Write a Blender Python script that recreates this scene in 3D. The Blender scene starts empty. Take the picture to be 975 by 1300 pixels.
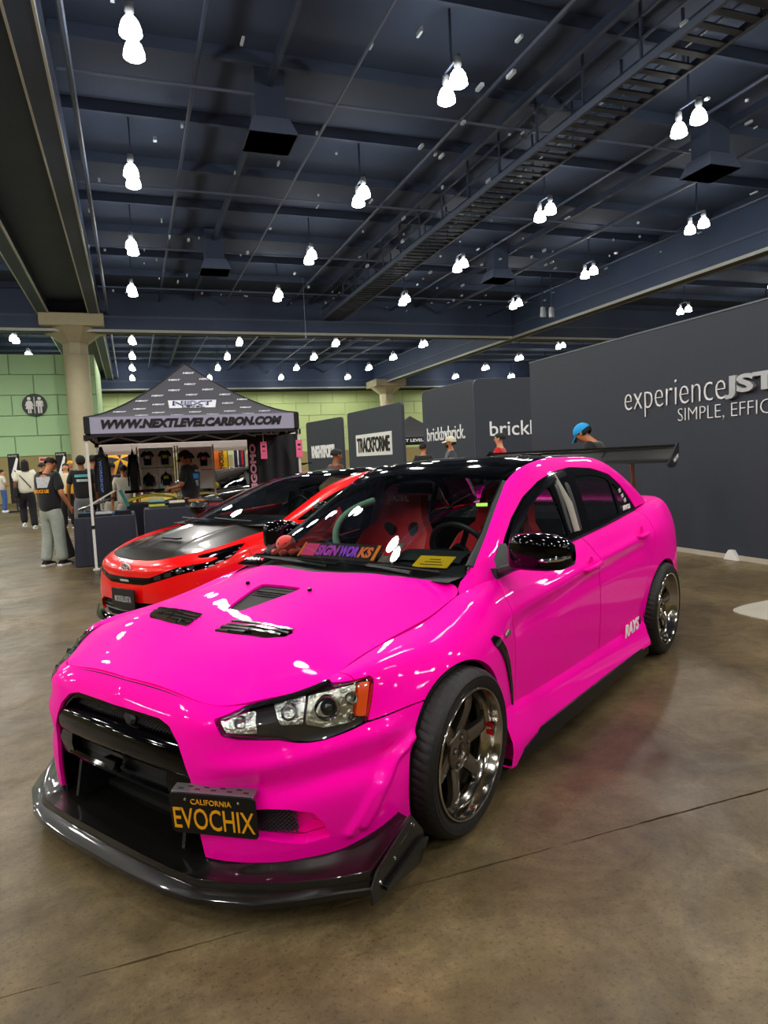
import bpy, bmesh, math, random
import numpy as np
from mathutils import Vector, Matrix, Euler
SC = bpy.context.scene
COL = SC.collection
PI = math.pi
R = math.radians

# ---------------------------------------------------------------- camera (975 x 1300 frame, focal length 878 px)
EYE = 1.412
AX = np.array([[.93874522, -.07032693, .33735965], [-.34140905, -.05663436, .93820702], [-.04687507, -.99591499, -.07717549]])
cam = bpy.data.cameras.new('camera'); cam_o = bpy.data.objects.new('camera', cam); COL.objects.link(cam_o)
cam.sensor_fit = 'HORIZONTAL'; cam.sensor_width = 36.0; cam.lens = 878 / 975 * 36.0
cam.clip_start = .05; cam.clip_end = 400
m4 = Matrix.Identity(4)
for i in range(3):
    m4[i][0] = AX[i, 0]; m4[i][1] = -AX[i, 1]; m4[i][2] = -AX[i, 2]
m4[2][3] = EYE
cam_o.matrix_world = m4
SC.camera = cam_o

# ---------------------------------------------------------------- world and exposure
wd = bpy.data.worlds.new('world'); SC.world = wd; wd.use_nodes = True
wd.node_tree.nodes['Background'].inputs[0].default_value = (.30, .36, .5, 1)
wd.node_tree.nodes['Background'].inputs[1].default_value = .02
SC.view_settings.view_transform = 'Standard'; SC.view_settings.look = 'None'
SC.view_settings.gamma = 1; SC.view_settings.exposure = 0.45
LAMP_POWER = 330.0
SC.cycles.use_denoising = True
SC.cycles.max_bounces = 8; SC.cycles.glossy_bounces = 5; SC.cycles.transmission_bounces = 8; SC.cycles.transparent_max_bounces = 12
SC.cycles.sample_clamp_indirect = 6.0
SC.cycles.caustics_reflective = False; SC.cycles.caustics_refractive = False

# ---------------------------------------------------------------- materials
MATS = {}
def lin(c):
    if isinstance(c, str):
        c = [int(c[i:i + 2], 16) / 255 for i in (0, 2, 4)]
        c = [x / 12.92 if x <= .04045 else ((x + .055) / 1.055) ** 2.4 for x in c]
    return (c[0], c[1], c[2], 1.0)
def mat(name, col, rough=.5, metal=0.0, coat=0.0, emit=None, es=0.0, trans=0.0, ior=1.45, spec=.5, sheen=0.0, vary=0.0, vscale=8.0, bump=0.0, bscale=40.0, coat_rough=.03, alpha=1.0):
    if name in MATS: return MATS[name]
    m = bpy.data.materials.new(name); m.use_nodes = True; nt = m.node_tree; b = nt.nodes['Principled BSDF']; I = b.inputs
    I['Base Color'].default_value = lin(col); I['Roughness'].default_value = rough; I['Metallic'].default_value = metal
    I['Coat Weight'].default_value = coat; I['Coat Roughness'].default_value = coat_rough; I['IOR'].default_value = ior
    I['Specular IOR Level'].default_value = spec; I['Transmission Weight'].default_value = trans; I['Sheen Weight'].default_value = sheen
    I['Alpha'].default_value = alpha
    if emit: I['Emission Color'].default_value = lin(emit); I['Emission Strength'].default_value = es
    if vary or bump:
        tc = nt.nodes.new('ShaderNodeTexCoord')
        if vary:
            n = nt.nodes.new('ShaderNodeTexNoise'); n.inputs['Scale'].default_value = vscale; n.inputs['Detail'].default_value = 5
            nt.links.new(tc.outputs['Object'], n.inputs['Vector'])
            mx = nt.nodes.new('ShaderNodeMix'); mx.data_type = 'RGBA'
            c = lin(col); mx.inputs[6].default_value = tuple(x * (1 - vary) for x in c[:3]) + (1,); mx.inputs[7].default_value = tuple(min(1, x * (1 + vary)) for x in c[:3]) + (1,)
            nt.links.new(n.outputs['Fac'], mx.inputs[0]); nt.links.new(mx.outputs[2], I['Base Color'])
        if bump:
            n2 = nt.nodes.new('ShaderNodeTexNoise'); n2.inputs['Scale'].default_value = bscale; n2.inputs['Detail'].default_value = 3
            nt.links.new(tc.outputs['Object'], n2.inputs['Vector'])
            bp = nt.nodes.new('ShaderNodeBump'); bp.inputs['Strength'].default_value = bump; bp.inputs['Distance'].default_value = .01
            nt.links.new(n2.outputs['Fac'], bp.inputs['Height']); nt.links.new(bp.outputs['Normal'], I['Normal'])
    MATS[name] = m
    return m

def cloth_mat(name, col, through=.4, rough=.8):
    """woven fabric that lets some light through"""
    m = mat(name, col, rough); nt = m.node_tree; b = nt.nodes['Principled BSDF']; o = nt.nodes['Material Output']
    t = nt.nodes.new('ShaderNodeBsdfTranslucent'); t.inputs[0].default_value = lin(col); mx = nt.nodes.new('ShaderNodeMixShader'); mx.inputs[0].default_value = through
    nt.links.new(b.outputs[0], mx.inputs[1]); nt.links.new(t.outputs[0], mx.inputs[2]); nt.links.new(mx.outputs[0], o.inputs[0])
    return m

def glass_mat(name, tint, rough=.0, mixf=.12):
    """thin glazing: tinted see-through film plus a mirror layer by Fresnel"""
    m = bpy.data.materials.new(name); m.use_nodes = True; nt = m.node_tree; nt.nodes.clear()
    o = nt.nodes.new('ShaderNodeOutputMaterial'); t = nt.nodes.new('ShaderNodeBsdfTransparent'); g = nt.nodes.new('ShaderNodeBsdfGlossy')
    f = nt.nodes.new('ShaderNodeFresnel'); mx = nt.nodes.new('ShaderNodeMixShader')
    f.inputs['IOR'].default_value = 1.5; t.inputs[0].default_value = lin(tint); g.inputs['Roughness'].default_value = rough
    g.inputs['Color'].default_value = (.9, .95, 1, 1)
    nt.links.new(f.outputs[0], mx.inputs[0]); nt.links.new(t.outputs[0], mx.inputs[1]); nt.links.new(g.outputs[0], mx.inputs[2]); nt.links.new(mx.outputs[0], o.inputs[0])
    MATS[name] = m
    return m

def carbon_mat(name, c1, c2, scale=160.0, rough=.3, coat=1.0):
    m = bpy.data.materials.new(name); m.use_nodes = True; nt = m.node_tree; b = nt.nodes['Principled BSDF']; I = b.inputs
    tc = nt.nodes.new('ShaderNodeTexCoord'); mp = nt.nodes.new('ShaderNodeMapping'); mp.inputs['Rotation'].default_value = (0, 0, R(45))
    ck = nt.nodes.new('ShaderNodeTexChecker'); ck.inputs['Scale'].default_value = scale
    ck.inputs['Color1'].default_value = lin(c1); ck.inputs['Color2'].default_value = lin(c2)
    nz = nt.nodes.new('ShaderNodeTexNoise'); nz.inputs['Scale'].default_value = 3
    nt.links.new(tc.outputs['Object'], mp.inputs['Vector']); nt.links.new(mp.outputs[0], ck.inputs['Vector']); nt.links.new(ck.outputs['Color'], I['Base Color'])
    I['Roughness'].default_value = rough; I['Coat Weight'].default_value = coat; I['Coat Roughness'].default_value = .05; I['Specular IOR Level'].default_value = .2
    MATS[name] = m
    return m

# ---------------------------------------------------------------- object helpers
def prop(o, label=None, cat=None, group=None, kind=None):
    if label: o['label'] = label
    if cat: o['category'] = cat
    if group: o['group'] = group
    if kind: o['kind'] = kind
    return o
def empty(name, loc=(0, 0, 0), rz=0.0, label=None, cat=None, group=None, parent=None):
    o = bpy.data.objects.new(name, None); COL.objects.link(o); o.empty_display_size = .1
    o.location = loc; o.rotation_euler = (0, 0, rz); o.parent = parent
    return prop(o, label, cat, group)
def link_mesh(name, me, parent=None, loc=None, rot=None, **k):
    o = bpy.data.objects.new(name, me); COL.objects.link(o)
    if loc is not None: o.location = loc
    if rot is not None: o.rotation_euler = rot
    o.parent = parent
    return prop(o, **k)
def raw_mesh(name, V, F, m, smooth=False, N=None):
    me = bpy.data.meshes.new(name)
    me.from_pydata([tuple(map(float, v)) for v in V], [], [tuple(map(int, f)) for f in F])
    for x in (m if isinstance(m, (list, tuple)) else [m]): me.materials.append(x)
    if smooth or N is not None: me.polygons.foreach_set('use_smooth', [True] * len(me.polygons))
    if N is not None: me.normals_split_custom_set_from_vertices([tuple(map(float, n)) for n in N])
    me.update()
    return me
def copy_tree(o, parent=None):
    c = o.copy(); COL.objects.link(c)
    c.parent = parent
    for ch in o.children: copy_tree(ch, c)
    return c

class MB:
    """collects plain shapes into one mesh"""
    def __init__(s): s.v, s.f, s.M = [], [], None
    def add(s, V, F):
        o = len(s.v)
        if s.M is not None: V = [s.M @ Vector(v) for v in V]
        s.v += [tuple(v) for v in V]; s.f += [tuple(i + o for i in f) for f in F]
        return s
    def box(s, c, d, rz=0.0, taper=1.0, rx=0.0, ry=0.0):
        x, y, z = d[0] / 2, d[1] / 2, d[2] / 2; t = taper
        V = [(-x, -y, -z), (x, -y, -z), (x, y, -z), (-x, y, -z), (-x * t, -y * t, z), (x * t, -y * t, z), (x * t, y * t, z), (-x * t, y * t, z)]
        q = Euler((rx, ry, rz)).to_matrix()
        V = [q @ Vector(v) + Vector(c) for v in V]
        return s.add(V, [(0, 3, 2, 1), (4, 5, 6, 7), (0, 1, 5, 4), (1, 2, 6, 5), (2, 3, 7, 6), (3, 0, 4, 7)])
    def bar(s, a, b, w, h=None, up=(0, 0, 1)):
        a, b = Vector(a), Vector(b); h = h or w; d = (b - a).normalized(); u = Vector(up)
        if abs(d.dot(u)) > .98: u = Vector((1, 0, 0))
        r = d.cross(u).normalized() * (w / 2); n = r.cross(d).normalized() * (h / 2)
        V = [a - r - n, a + r - n, a + r + n, a - r + n, b - r - n, b + r - n, b + r + n, b - r + n]
        return s.add(V, [(0, 3, 2, 1), (4, 5, 6, 7), (0, 1, 5, 4), (1, 2, 6, 5), (2, 3, 7, 6), (3, 0, 4, 7)])
    def tube(s, pts, r, n=10, cap=True, closed=False, flat=1.0):
        pts = [Vector(p) for p in pts]; k = len(pts); rs = r if isinstance(r, (list, tuple)) else [r] * k
        V = []; up = None
        for i, p in enumerate(pts):
            if closed: d = pts[(i + 1) % k] - pts[i - 1]
            else: d = pts[min(i + 1, k - 1)] - pts[max(i - 1, 0)]
            d.normalize()
            if up is None:
                up = Vector((0, 0, 1)) if abs(d.z) < .9 else Vector((1, 0, 0))
            a = d.cross(up)
            if a.length < 1e-4: a = d.cross(Vector((0, 1, 0)))
            a.normalize(); up = a.cross(d).normalized()
            for j in range(n):
                t = 2 * PI * j / n
                V.append(p + (a * math.cos(t) + up * math.sin(t) * flat) * rs[i])
        F = [(i * n + j, i * n + (j + 1) % n, (i + 1) % k * n + (j + 1) % n, (i + 1) % k * n + j) for i in range(k if closed else k - 1) for j in range(n)]
        if cap and not closed: F += [tuple(range(n - 1, -1, -1)), tuple((k - 1) * n + j for j in range(n))]
        return s.add(V, F)
    def lathe(s, prof, n=24, c=(0, 0, 0), axis='z', a0=0.0, a1=2 * PI, cap=False):
        """prof: (radius, height) pairs turned about axis"""
        full = abs(a1 - a0 - 2 * PI) < 1e-6; k = n if full else n + 1; V = []
        for r, h in prof:
            for j in range(k):
                t = a0 + (a1 - a0) * j / n; x, y = r * math.cos(t), r * math.sin(t)
                p = {'z': (x, y, h), 'y': (x, h, y), 'x': (h, x, y)}[axis]
                V.append((p[0] + c[0], p[1] + c[1], p[2] + c[2]))
        F = []
        for i in range(len(prof) - 1):
            for j in range(n):
                q = (i * k + j, i * k + (j + 1) % k, (i + 1) * k + (j + 1) % k, (i + 1) * k + j)
                F.append(q if axis != 'y' else q[::-1])
        if cap: F += [tuple(range(k - 1, -1, -1)), tuple((len(prof) - 1) * k + j for j in range(k))]
        return s.add(V, F)
    def prism(s, poly, h0, h1, axis='z'):
        """extrude a 2D outline between two heights along axis (poly in the other two axes, in xyz order)"""
        n = len(poly); mk = {'z': lambda a, b, h: (a, b, h), 'y': lambda a, b, h: (a, h, b), 'x': lambda a, b, h: (h, a, b)}[axis]
        V = [mk(a, b, h0) for a, b in poly] + [mk(a, b, h1) for a, b in poly]
        return s.add(V, [tuple(range(n - 1, -1, -1)), tuple(range(n, 2 * n))] + [(i, (i + 1) % n, (i + 1) % n + n, i + n) for i in range(n)])
    def ball(s, c, r, n=12, m=8, sq=1.0):
        r = r if isinstance(r, (list, tuple)) else (r, r, r); V = []; F = []
        for i in range(m + 1):
            a = PI * i / m - PI / 2
            for j in range(n):
                t = 2 * PI * j / n
                V.append((c[0] + r[0] * math.cos(a) * math.cos(t), c[1] + r[1] * math.cos(a) * math.sin(t), c[2] + r[2] * math.sin(a)))
        F = [(i * n + j, i * n + (j + 1) % n, (i + 1) * n + (j + 1) % n, (i + 1) * n + j) for i in range(m) for j in range(n)]
        return s.add(V, F)
    def sheet(s, G, thick=0.0):
        """grid of points as a surface, optionally with a back face"""
        G = [[Vector(p) for p in row] for row in G]; n, k = len(G), len(G[0])
        V = [p for row in G for p in row]; F = [(i * k + j, (i + 1) * k + j, (i + 1) * k + j + 1, i * k + j + 1) for i in range(n - 1) for j in range(k - 1)]
        if thick:
            B = []
            for i in range(n):
                for j in range(k):
                    du = G[min(i + 1, n - 1)][j] - G[max(i - 1, 0)][j]; dv = G[i][min(j + 1, k - 1)] - G[i][max(j - 1, 0)]
                    nn = du.cross(dv); nn = nn.normalized() if nn.length > 1e-9 else Vector((0, 0, 1))
                    B.append(G[i][j] - nn * thick)
            o = n * k; V += B
            F += [tuple(i + o for i in f[::-1]) for f in F]
            bd = [i * k for i in range(n)] + [(n - 1) * k + j for j in range(1, k)] + [i * k + k - 1 for i in range(n - 2, -1, -1)] + [j for j in range(k - 2, 0, -1)]
            F += [(bd[(i + 1) % len(bd)], bd[i], bd[i] + o, bd[(i + 1) % len(bd)] + o) for i in range(len(bd))]
        return s.add(V, F)
    def build(s, name, m, parent=None, loc=None, rot=None, smooth=False, bevel=0.0, seg=2, sharp=None, subsurf=0, **k):
        me = raw_mesh(name, s.v, s.f, m, smooth)
        bm = bmesh.new(); bm.from_mesh(me); bmesh.ops.recalc_face_normals(bm, faces=bm.faces); bm.to_mesh(me); bm.free()
        if smooth and sharp is None: sharp = R(40)
        if sharp and smooth: me.set_sharp_from_angle(angle=sharp)
        o = link_mesh(name, me, parent, loc, rot, **k)
        if bevel:
            b = o.modifiers.new('bevel', 'BEVEL'); b.width = bevel; b.segments = seg; b.limit_method = 'ANGLE'; b.angle_limit = R(35)
        if subsurf:
            b = o.modifiers.new('subsurf', 'SUBSURF'); b.levels = b.render_levels = subsurf
        return o

def text_mesh(s, shear=0.0, bold=0.0, depth=.0, w=1.0, h=1.0, space=1.0, font=None):
    """lettering as a flat mesh in the xy plane, scaled to w x h and centred"""
    cu = bpy.data.curves.new('lettering', 'FONT'); cu.body = s; cu.shear = shear; cu.offset = bold; cu.space_character = space; cu.resolution_u = 3
    cu.extrude = .02
    o = bpy.data.objects.new('lettering', cu); COL.objects.link(o)
    me = bpy.data.meshes.new_from_object(o.evaluated_get(bpy.context.evaluated_depsgraph_get()))
    bpy.data.objects.remove(o); bpy.data.curves.remove(cu)
    n = len(me.vertices); a = np.empty(n * 3); me.vertices.foreach_get('co', a); a = a.reshape(-1, 3)
    lo, hi = a.min(0), a.max(0); ext = hi - lo; ext[ext == 0] = 1
    a = (a - (lo + hi) / 2) / ext * np.array([w, h, max(depth, 1e-4)])
    me.vertices.foreach_set('co', a.ravel()); me.update()
    return me
def frame(o, origin, right, up):
    """place o so that its x runs along right, its y along up, its z out of the face"""
    r = Vector(right).normalized(); u = Vector(up); n = r.cross(u).normalized(); u = n.cross(r)
    M = Matrix((r, u, n)).transposed().to_4x4(); M.translation = Vector(origin); o.matrix_local = M
    return o
def text(name, s, m, parent, origin, right, up, w, h, depth=.004, **k):
    lab = k.pop('label', None)
    me = text_mesh(s, depth=depth, w=w, h=h, **k); me.materials.clear(); me.materials.append(m)
    o = link_mesh(name, me, parent, label=lab)
    return frame(o, origin, right, up)
# ---------------------------------------------------------------- the exhibition hall
M_floor = bpy.data.materials.new('polished_concrete'); M_floor.use_nodes = True
def concrete(m):
    nt = m.node_tree; b = nt.nodes['Principled BSDF']; L = nt.links.new
    g = nt.nodes.new('ShaderNodeNewGeometry')
    def noise(sc, det, ro=.55, dist=0.0):
        n = nt.nodes.new('ShaderNodeTexNoise'); n.inputs['Scale'].default_value = sc; n.inputs['Detail'].default_value = det; n.inputs['Roughness'].default_value = ro; n.inputs['Distortion'].default_value = dist
        L(g.outputs['Position'], n.inputs['Vector']); return n
    def ramp(src, stops):
        r = nt.nodes.new('ShaderNodeValToRGB'); e = r.color_ramp.elements
        while len(e) < len(stops): e.new(.5)
        for q, (p, c) in zip(e, stops): q.position = p; q.color = c
        L(src, r.inputs[0]); return r
    big = noise(.55, 6, .62, .4); fine = noise(9, 10, .78); grit = noise(70, 4, .7); spots = noise(3.2, 8, .78, .5); mid = noise(1.9, 9, .72, .7)
    c1 = ramp(big.outputs['Fac'], [(.34, lin('463c2d')), (.5, lin('62553d')), (.68, lin('7c6f55'))])
    c2 = ramp(fine.outputs['Fac'], [(.30, (.50, .48, .44, 1)), (.62, (1.18, 1.15, 1.1, 1))])
    mx = nt.nodes.new('ShaderNodeMix'); mx.data_type = 'RGBA'; mx.blend_type = 'MULTIPLY'; mx.inputs[0].default_value = .75
    L(c1.outputs[0], mx.inputs[6]); L(c2.outputs[0], mx.inputs[7])
    c3 = ramp(spots.outputs['Fac'], [(.30, (.52, .47, .40, 1)), (.43, (1, 1, 1, 1)), (.70, (1, 1, 1, 1)), (.78, (1.18, 1.16, 1.1, 1))])
    m2 = nt.nodes.new('ShaderNodeMix'); m2.data_type = 'RGBA'; m2.blend_type = 'MULTIPLY'; m2.inputs[0].default_value = .7
    L(mx.outputs[2], m2.inputs[6]); L(c3.outputs[0], m2.inputs[7])
    c4 = ramp(mid.outputs['Fac'], [(.36, (.66, .63, .58, 1)), (.52, (1, 1, 1, 1)), (.66, (1.2, 1.18, 1.14, 1))])
    m3 = nt.nodes.new('ShaderNodeMix'); m3.data_type = 'RGBA'; m3.blend_type = 'MULTIPLY'; m3.inputs[0].default_value = .8
    L(m2.outputs[2], m3.inputs[6]); L(c4.outputs[0], m3.inputs[7])
    c5 = ramp(grit.outputs['Fac'], [(.34, (.40, .37, .33, 1)), (.45, (1, 1, 1, 1)), (.62, (1, 1, 1, 1)), (.70, (1.45, 1.42, 1.36, 1))])
    m5 = nt.nodes.new('ShaderNodeMix'); m5.data_type = 'RGBA'; m5.blend_type = 'MULTIPLY'; m5.inputs[0].default_value = .7
    L(m3.outputs[2], m5.inputs[6]); L(c5.outputs[0], m5.inputs[7]); L(m5.outputs[2], b.inputs['Base Color'])
    r = ramp(mid.outputs['Fac'], [(.35, (.5,) * 3 + (1,)), (.65, (.3,) * 3 + (1,))]); L(r.outputs[0], b.inputs['Roughness'])
    b.inputs['Specular IOR Level'].default_value = .25
    bp = nt.nodes.new('ShaderNodeBump'); bp.inputs['Strength'].default_value = .12; bp.inputs['Distance'].default_value = .004
    L(fine.outputs['Fac'], bp.inputs['Height']); L(bp.outputs['Normal'], b.inputs['Normal'])
concrete(M_floor)
M_joint = mat('joint_filler', '2e2a22', .8)
M_ceil = mat('ceiling_paint', '364259', .8, vary=.25, vscale=.5)
M_steel = mat('painted_steel', '313c52', .6, vary=.3, vscale=2)
M_beam = mat('beam_paint', '414f6c', .6, vary=.2, vscale=.7)
M_steel2 = mat('pale_flange', 'c4c8c4', .5)
M_duct = mat('duct_paint', '566178', .6)
M_col = mat('column_concrete', 'bdb597', .75, vary=.12, vscale=2)
M_greenf = mat('far_wall_panel', 'b9cd8c', .6, vary=.05, vscale=.6)
M_green = mat('green_wall_panel', 'aad09e', .6, vary=.05, vscale=.6)
M_green2 = mat('green_wall_joint', '9bb888', .8)
M_tan = mat('tan_wall', '9a8c5c', .8)
M_white = mat('white_plastic', 'e8e8e6', .4)
M_black = mat('black_plastic', '0b0b0d', .4)
M_booth = mat('booth_panel', '2f3541', .55, vary=.05, vscale=1.5)
M_letter = mat('white_lettering', 'f2f3f5', .45)

X0, X1, Y0, Y1 = -34., 46., -22., 65.4
fl = empty('floor'); prop(fl, kind='structure')
JY = 2.044
rj = random.Random(8)
def jag(sg):
    xs = [X0] + list(np.arange(-3, 6, .03)) + [X1]; out = []; o = 0.0
    for x in xs: o = .8 * o + rj.uniform(-.0022, .0022); out.append((x, JY + sg * (.0035 + abs(rj.gauss(0, .0012))) + o))
    return out
e0 = jag(-1)
MB().prism([(X0, Y0), (X1, Y0)] + e0[::-1], -.2, 0).build('slab', M_floor, fl)
e1 = jag(1)
MB().prism([(X1, Y1), (X0, Y1)] + e1, -.2, 0).build('slab', M_floor, fl)
MB().box(((X0 + X1) / 2, JY, -.107), (X1 - X0, .05, .2)).build('joint', M_joint, fl)
# rounded corner of a pale floor plate at the right
pl = [(4.595, 4.15), (4.60, 4.28), (4.63, 4.38), (4.70, 4.44), (4.85, 4.49), (5.0, 4.515), (5.9, 4.60), (6.0, 3.3), (4.72, 3.2)][::-1]
MB().prism(pl, 0, .006).build('floor_plate', mat('plate_steel', 'b6b2a4', .4, vary=.1), fl)

cl = MB().box(((X0 + X1) / 2, (Y0 + Y1) / 2, 10.75), (X1 - X0, Y1 - Y0, .3)).build('ceiling', M_ceil); prop(cl, kind='structure')
def slabwall(name, c, d, m):
    o = MB().box(c, d).build(name, m); prop(o, kind='structure'); return o
wl = slabwall('wall_left', (X0 - .1, (Y0 + Y1) / 2, 5.3), (.2, Y1 - Y0, 10.6), M_tan)
slabwall('wall_right', (X1 + .1, (Y0 + Y1) / 2, 5.3), (.2, Y1 - Y0, 10.6), M_tan)
slabwall('wall_back', ((X0 + X1) / 2, Y0 - .1, 5.3), (X1 - X0, .2, 10.6), M_tan)
wf = empty('wall_far', (0, Y1, 0)); prop(wf, kind='structure')
MB().box(((X0 + X1) / 2, .15, 4.1), (X1 - X0, .1, 8.2)).build('backing', M_green2, wf)
MB().box(((X0 + X1) / 2, .12, 9.4), (X1 - X0, .3, 2.4)).build('header', M_ceil, wf)
MB().box(((X0 + X1) / 2, .10, 1.2), (X1 - X0, .1, 2.4)).build('lower_band', M_tan, wf)
pm = None
def panel_grid(par, xa, xb, z0, nz, hz, wx, y, shift=.5):
    global pm
    me = MB(); me.box((0, 0, 0), (wx - .05, .06, hz - .05)); mesh = raw_mesh('wall_panel', me.v, me.f, M_greenf if par is wf else M_green)
    for k in range(nz):
        x = xa - (wx * shift if k % 2 else 0)
        while x < xb:
            a, b = max(x, xa), min(x + wx, xb)
            if b - a > .2:
                o = link_mesh('wall_panel', mesh, par, ((a + b) / 2, y, z0 + hz * (k + .5)))
                o.scale.x = (b - a - .05) / (wx - .05)
            x += wx
panel_grid(wf, -3.2, 31, 2.4, 5, 1.16, 2.44, .07)
MB().box((-18.6, .07, 5.3), (30.8, .06, 5.8)).build('plain_panel', M_greenf, wf); MB().box((38.5, .07, 5.3), (15, .06, 5.8)).build('plain_panel', M_greenf, wf)
# washroom block at the left
wb = empty('wall_washroom', (0, 40, 0)); prop(wb, kind='structure')
MB().box((-16.7, 4.1, 3.8), (30.4, 8, 7.6)).build('backing', M_green2, wb)
MB().box((-16.7, .06, 1.19), (30.4, .1, 2.38)).build('lower_band', M_tan, wb)
panel_grid(wb, -12.0, -1.5, 2.38, 5, 1.045, 2.15, .06)
MB().box((-22, .06, 5), (19.8, .06, 5.2)).build('plain_panel', M_green, wb)
sg = empty('restroom_sign', (-4.5, 39.98, 5.0), 0, 'round dark washroom sign with two white figures on green wall', 'sign')
MB().lathe([(0, -.05), (.56, -.05), (.58, -.03), (.58, .02), (0, .02)], 40, axis='y').build('disc', mat('sign_dark', '333a3a', .5), sg, smooth=True)
def figure(dress):
    b = MB(); y0, y1 = -.075, -.05
    b.lathe([(0, y0), (.085, y0), (.085, y1), (0, y1)], 20, (0, 0, .33), 'y')
    if dress: pg = [(-.07, .22), (.07, .22), (.13, .16), (.20, -.04), (.16, -.05), (.11, .08), (.18, -.20), (.08, -.20), (.08, -.42), (.015, -.42), (.015, -.20), (-.015, -.20), (-.015, -.42), (-.08, -.42), (-.08, -.20), (-.18, -.20), (-.11, .08), (-.16, -.05), (-.20, -.04), (-.13, .16)]
    else: pg = [(-.13, .22), (.13, .22), (.17, .16), (.17, -.08), (.12, -.08), (.12, .10), (.10, .10), (.10, -.42), (.02, -.42), (.02, -.08), (-.02, -.08), (-.02, -.42), (-.10, -.42), (-.10, .10), (-.12, .10), (-.12, -.08), (-.17, -.08), (-.17, .16)]
    return b.prism(pg, y0, y1, 'y')
figure(True).build('woman_pictogram', M_white, sg, (-.24, 0, 0)); figure(False).build('man_pictogram', M_white, sg, (.24, 0, 0))
MB().box((0, -.06, 0), (.035, .03, .85)).build('divider', M_white, sg)

# beams
def beam(name, a, b, w, z0, z1):
    o = MB().bar((a[0], a[1], (z0 + z1) / 2), (b[0], b[1], (z0 + z1) / 2), w, z1 - z0).build(name, M_beam); prop(o, kind='structure')
    for s in (-1, 1):
        d = Vector((b[0] - a[0], b[1] - a[1], 0)).normalized(); n = Vector((-d.y, d.x, 0)) * (w / 2 + .02) * s
        MB().bar((a[0] + n.x, a[1] + n.y, z0 + .05), (b[0] + n.x, b[1] + n.y, z0 + .05), .05, .13).build('flange', M_steel2, o)
        MB().bar((a[0] + n.x, a[1] + n.y, z0 + .75), (b[0] + n.x, b[1] + n.y, z0 + .75), .05, .10).build('conduit', M_duct, o)
    return o
beam('ceiling_beam_long', (-1.25, Y0), (-1.25, 65), .45, 9.2, 10.6); beam('ceiling_beam_long', (-3.55, Y0), (-3.55, 65), .45, 9.2, 10.6)
sf = MB().box((-2.4, 21.5, 9.9), (1.9, 87, .1)).build('ceiling_soffit', M_beam); prop(sf, kind='structure')
beam('ceiling_beam_long', (22.85, Y0), (22.85, 65), .55, 8.4, 10.6)
beam('ceiling_beam_cross', (X0, 38.25), (X1, 38.25), .6, 8.42, 10.6)
beam('ceiling_beam_cross', (X0, 64.6), (X1, 64.6), 1.2, 8.3, 10.6)
beam('ceiling_beam_cross', (X0, 7.6), (X1, 7.6), .5, 9.9, 10.6)
js = empty('ceiling_joists'); prop(js, kind='structure')
for y in np.arange(-17.6, 63, 3.06):
    if abs(y - 38.9) < 1.2: continue
    for x0, x1 in ((X0, -3.8), (-1.0, 22.5), (23.1, X1)):
        MB().box(((x0 + x1) / 2, y, 10.46), (x1 - x0, .12, .28)).build('joist', M_ceil, js)
for x in (3.6, 9.9, 16.2):
    MB().box((x, 21.3, 10.2), (.12, 86, .22)).build('purlin', M_steel, js)
# service pipes running along the hall
pp = empty('ceiling_pipes'); prop(pp, kind='structure')
for i, (x, z, r) in enumerate(((1.9, 10.0, .05), (5.2, 9.9, .04), (8.6, 10.0, .06), (12.2, 9.75, .04), (14.6, 9.9, .05), (17.6, 9.8, .07), (20.9, 9.7, .05), (-.6, 9.3, .06), (26.8, 9.5, .06))):
    MB().tube([(x, -20, z), (x, 64, z)], r, 6).build('pipe', M_duct if i % 2 else M_steel, pp)
for y in (16.5, 22.6, 28.7, 34.9):
    MB().tube([(-.9, y, 9.9), (22.5, y, 9.9)], .035, 6).build('pipe', M_duct, pp)
random.seed(5)
hg = MB()
for k in range(150):
    x, y = random.uniform(-1, 22.5), random.uniform(10, 37)
    hg.box((x, y, random.uniform(9.6, 10.0)), (random.uniform(.03, .09), random.uniform(.05, .3), random.uniform(.03, .10)))
hg.build('pipe_clamps', mat('bright_clamp', 'b8c4d0', .4), pp, kind='stuff')
# catwalk
cw = empty('catwalk', (11.0, 0, 0), 0, 'dark steel catwalk hung lengthwise under the hall ceiling', 'catwalk')
for s in (-.55, .55):
    MB().bar((s, 8, 9.25), (s, 37.6, 9.25), .07, .16).build('stringer', M_duct, cw)
    for h in (9.75, 10.2): MB().bar((s, 8, h), (s, 37.6, h), .05).build('hand_rail', M_steel, cw)
tread = raw_mesh('tread', *(lambda b: (b.v, b.f))(MB().box((0, 0, 0), (1.1, .16, .04))), M_steel)
for k in range(74): link_mesh('tread', tread, cw, (0, 8.2 + .4 * k, 9.2))
post = raw_mesh('post', *(lambda b: (b.v, b.f))(MB().box((0, 0, 0), (.05, .05, 1.3))), M_steel)
for k in range(16):
    for s in (-.55, .55): link_mesh('post', post, cw, (s, 8.2 + 1.95 * k, 9.9))
# air diffusers
for x, y, s, lab in ((3.6, 16.8, 1.0, 'hanging square air diffuser between the two nearest columns of lamps at left'), (15.9, 15.7, 1.0, 'hanging square air diffuser below the lamp pair at upper right'),
                (3.58, 28.2, 1.0, 'hanging square air diffuser farther back above the tent peak'), (15.73, 27.5, 1.0, 'hanging square air diffuser farther back right of the catwalk')):
    d = empty('air_diffuser', (x, y, 9.0), 0, lab, 'vent', 'air diffusers')
    MB().box((0, 0, .18), (1.15, 1.15, .42), taper=.72).build('hood', M_duct, d)
    MB().box((0, 0, .95), (.7, .7, 1.15)).build('duct', M_ceil, d)
    g = MB()
    for k in range(4): w = 1.1 - .25 * k; g.box((0, 0, -.02 + .012 * k), (w, w, .02))
    g.build('grille', M_duct, d)
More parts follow.
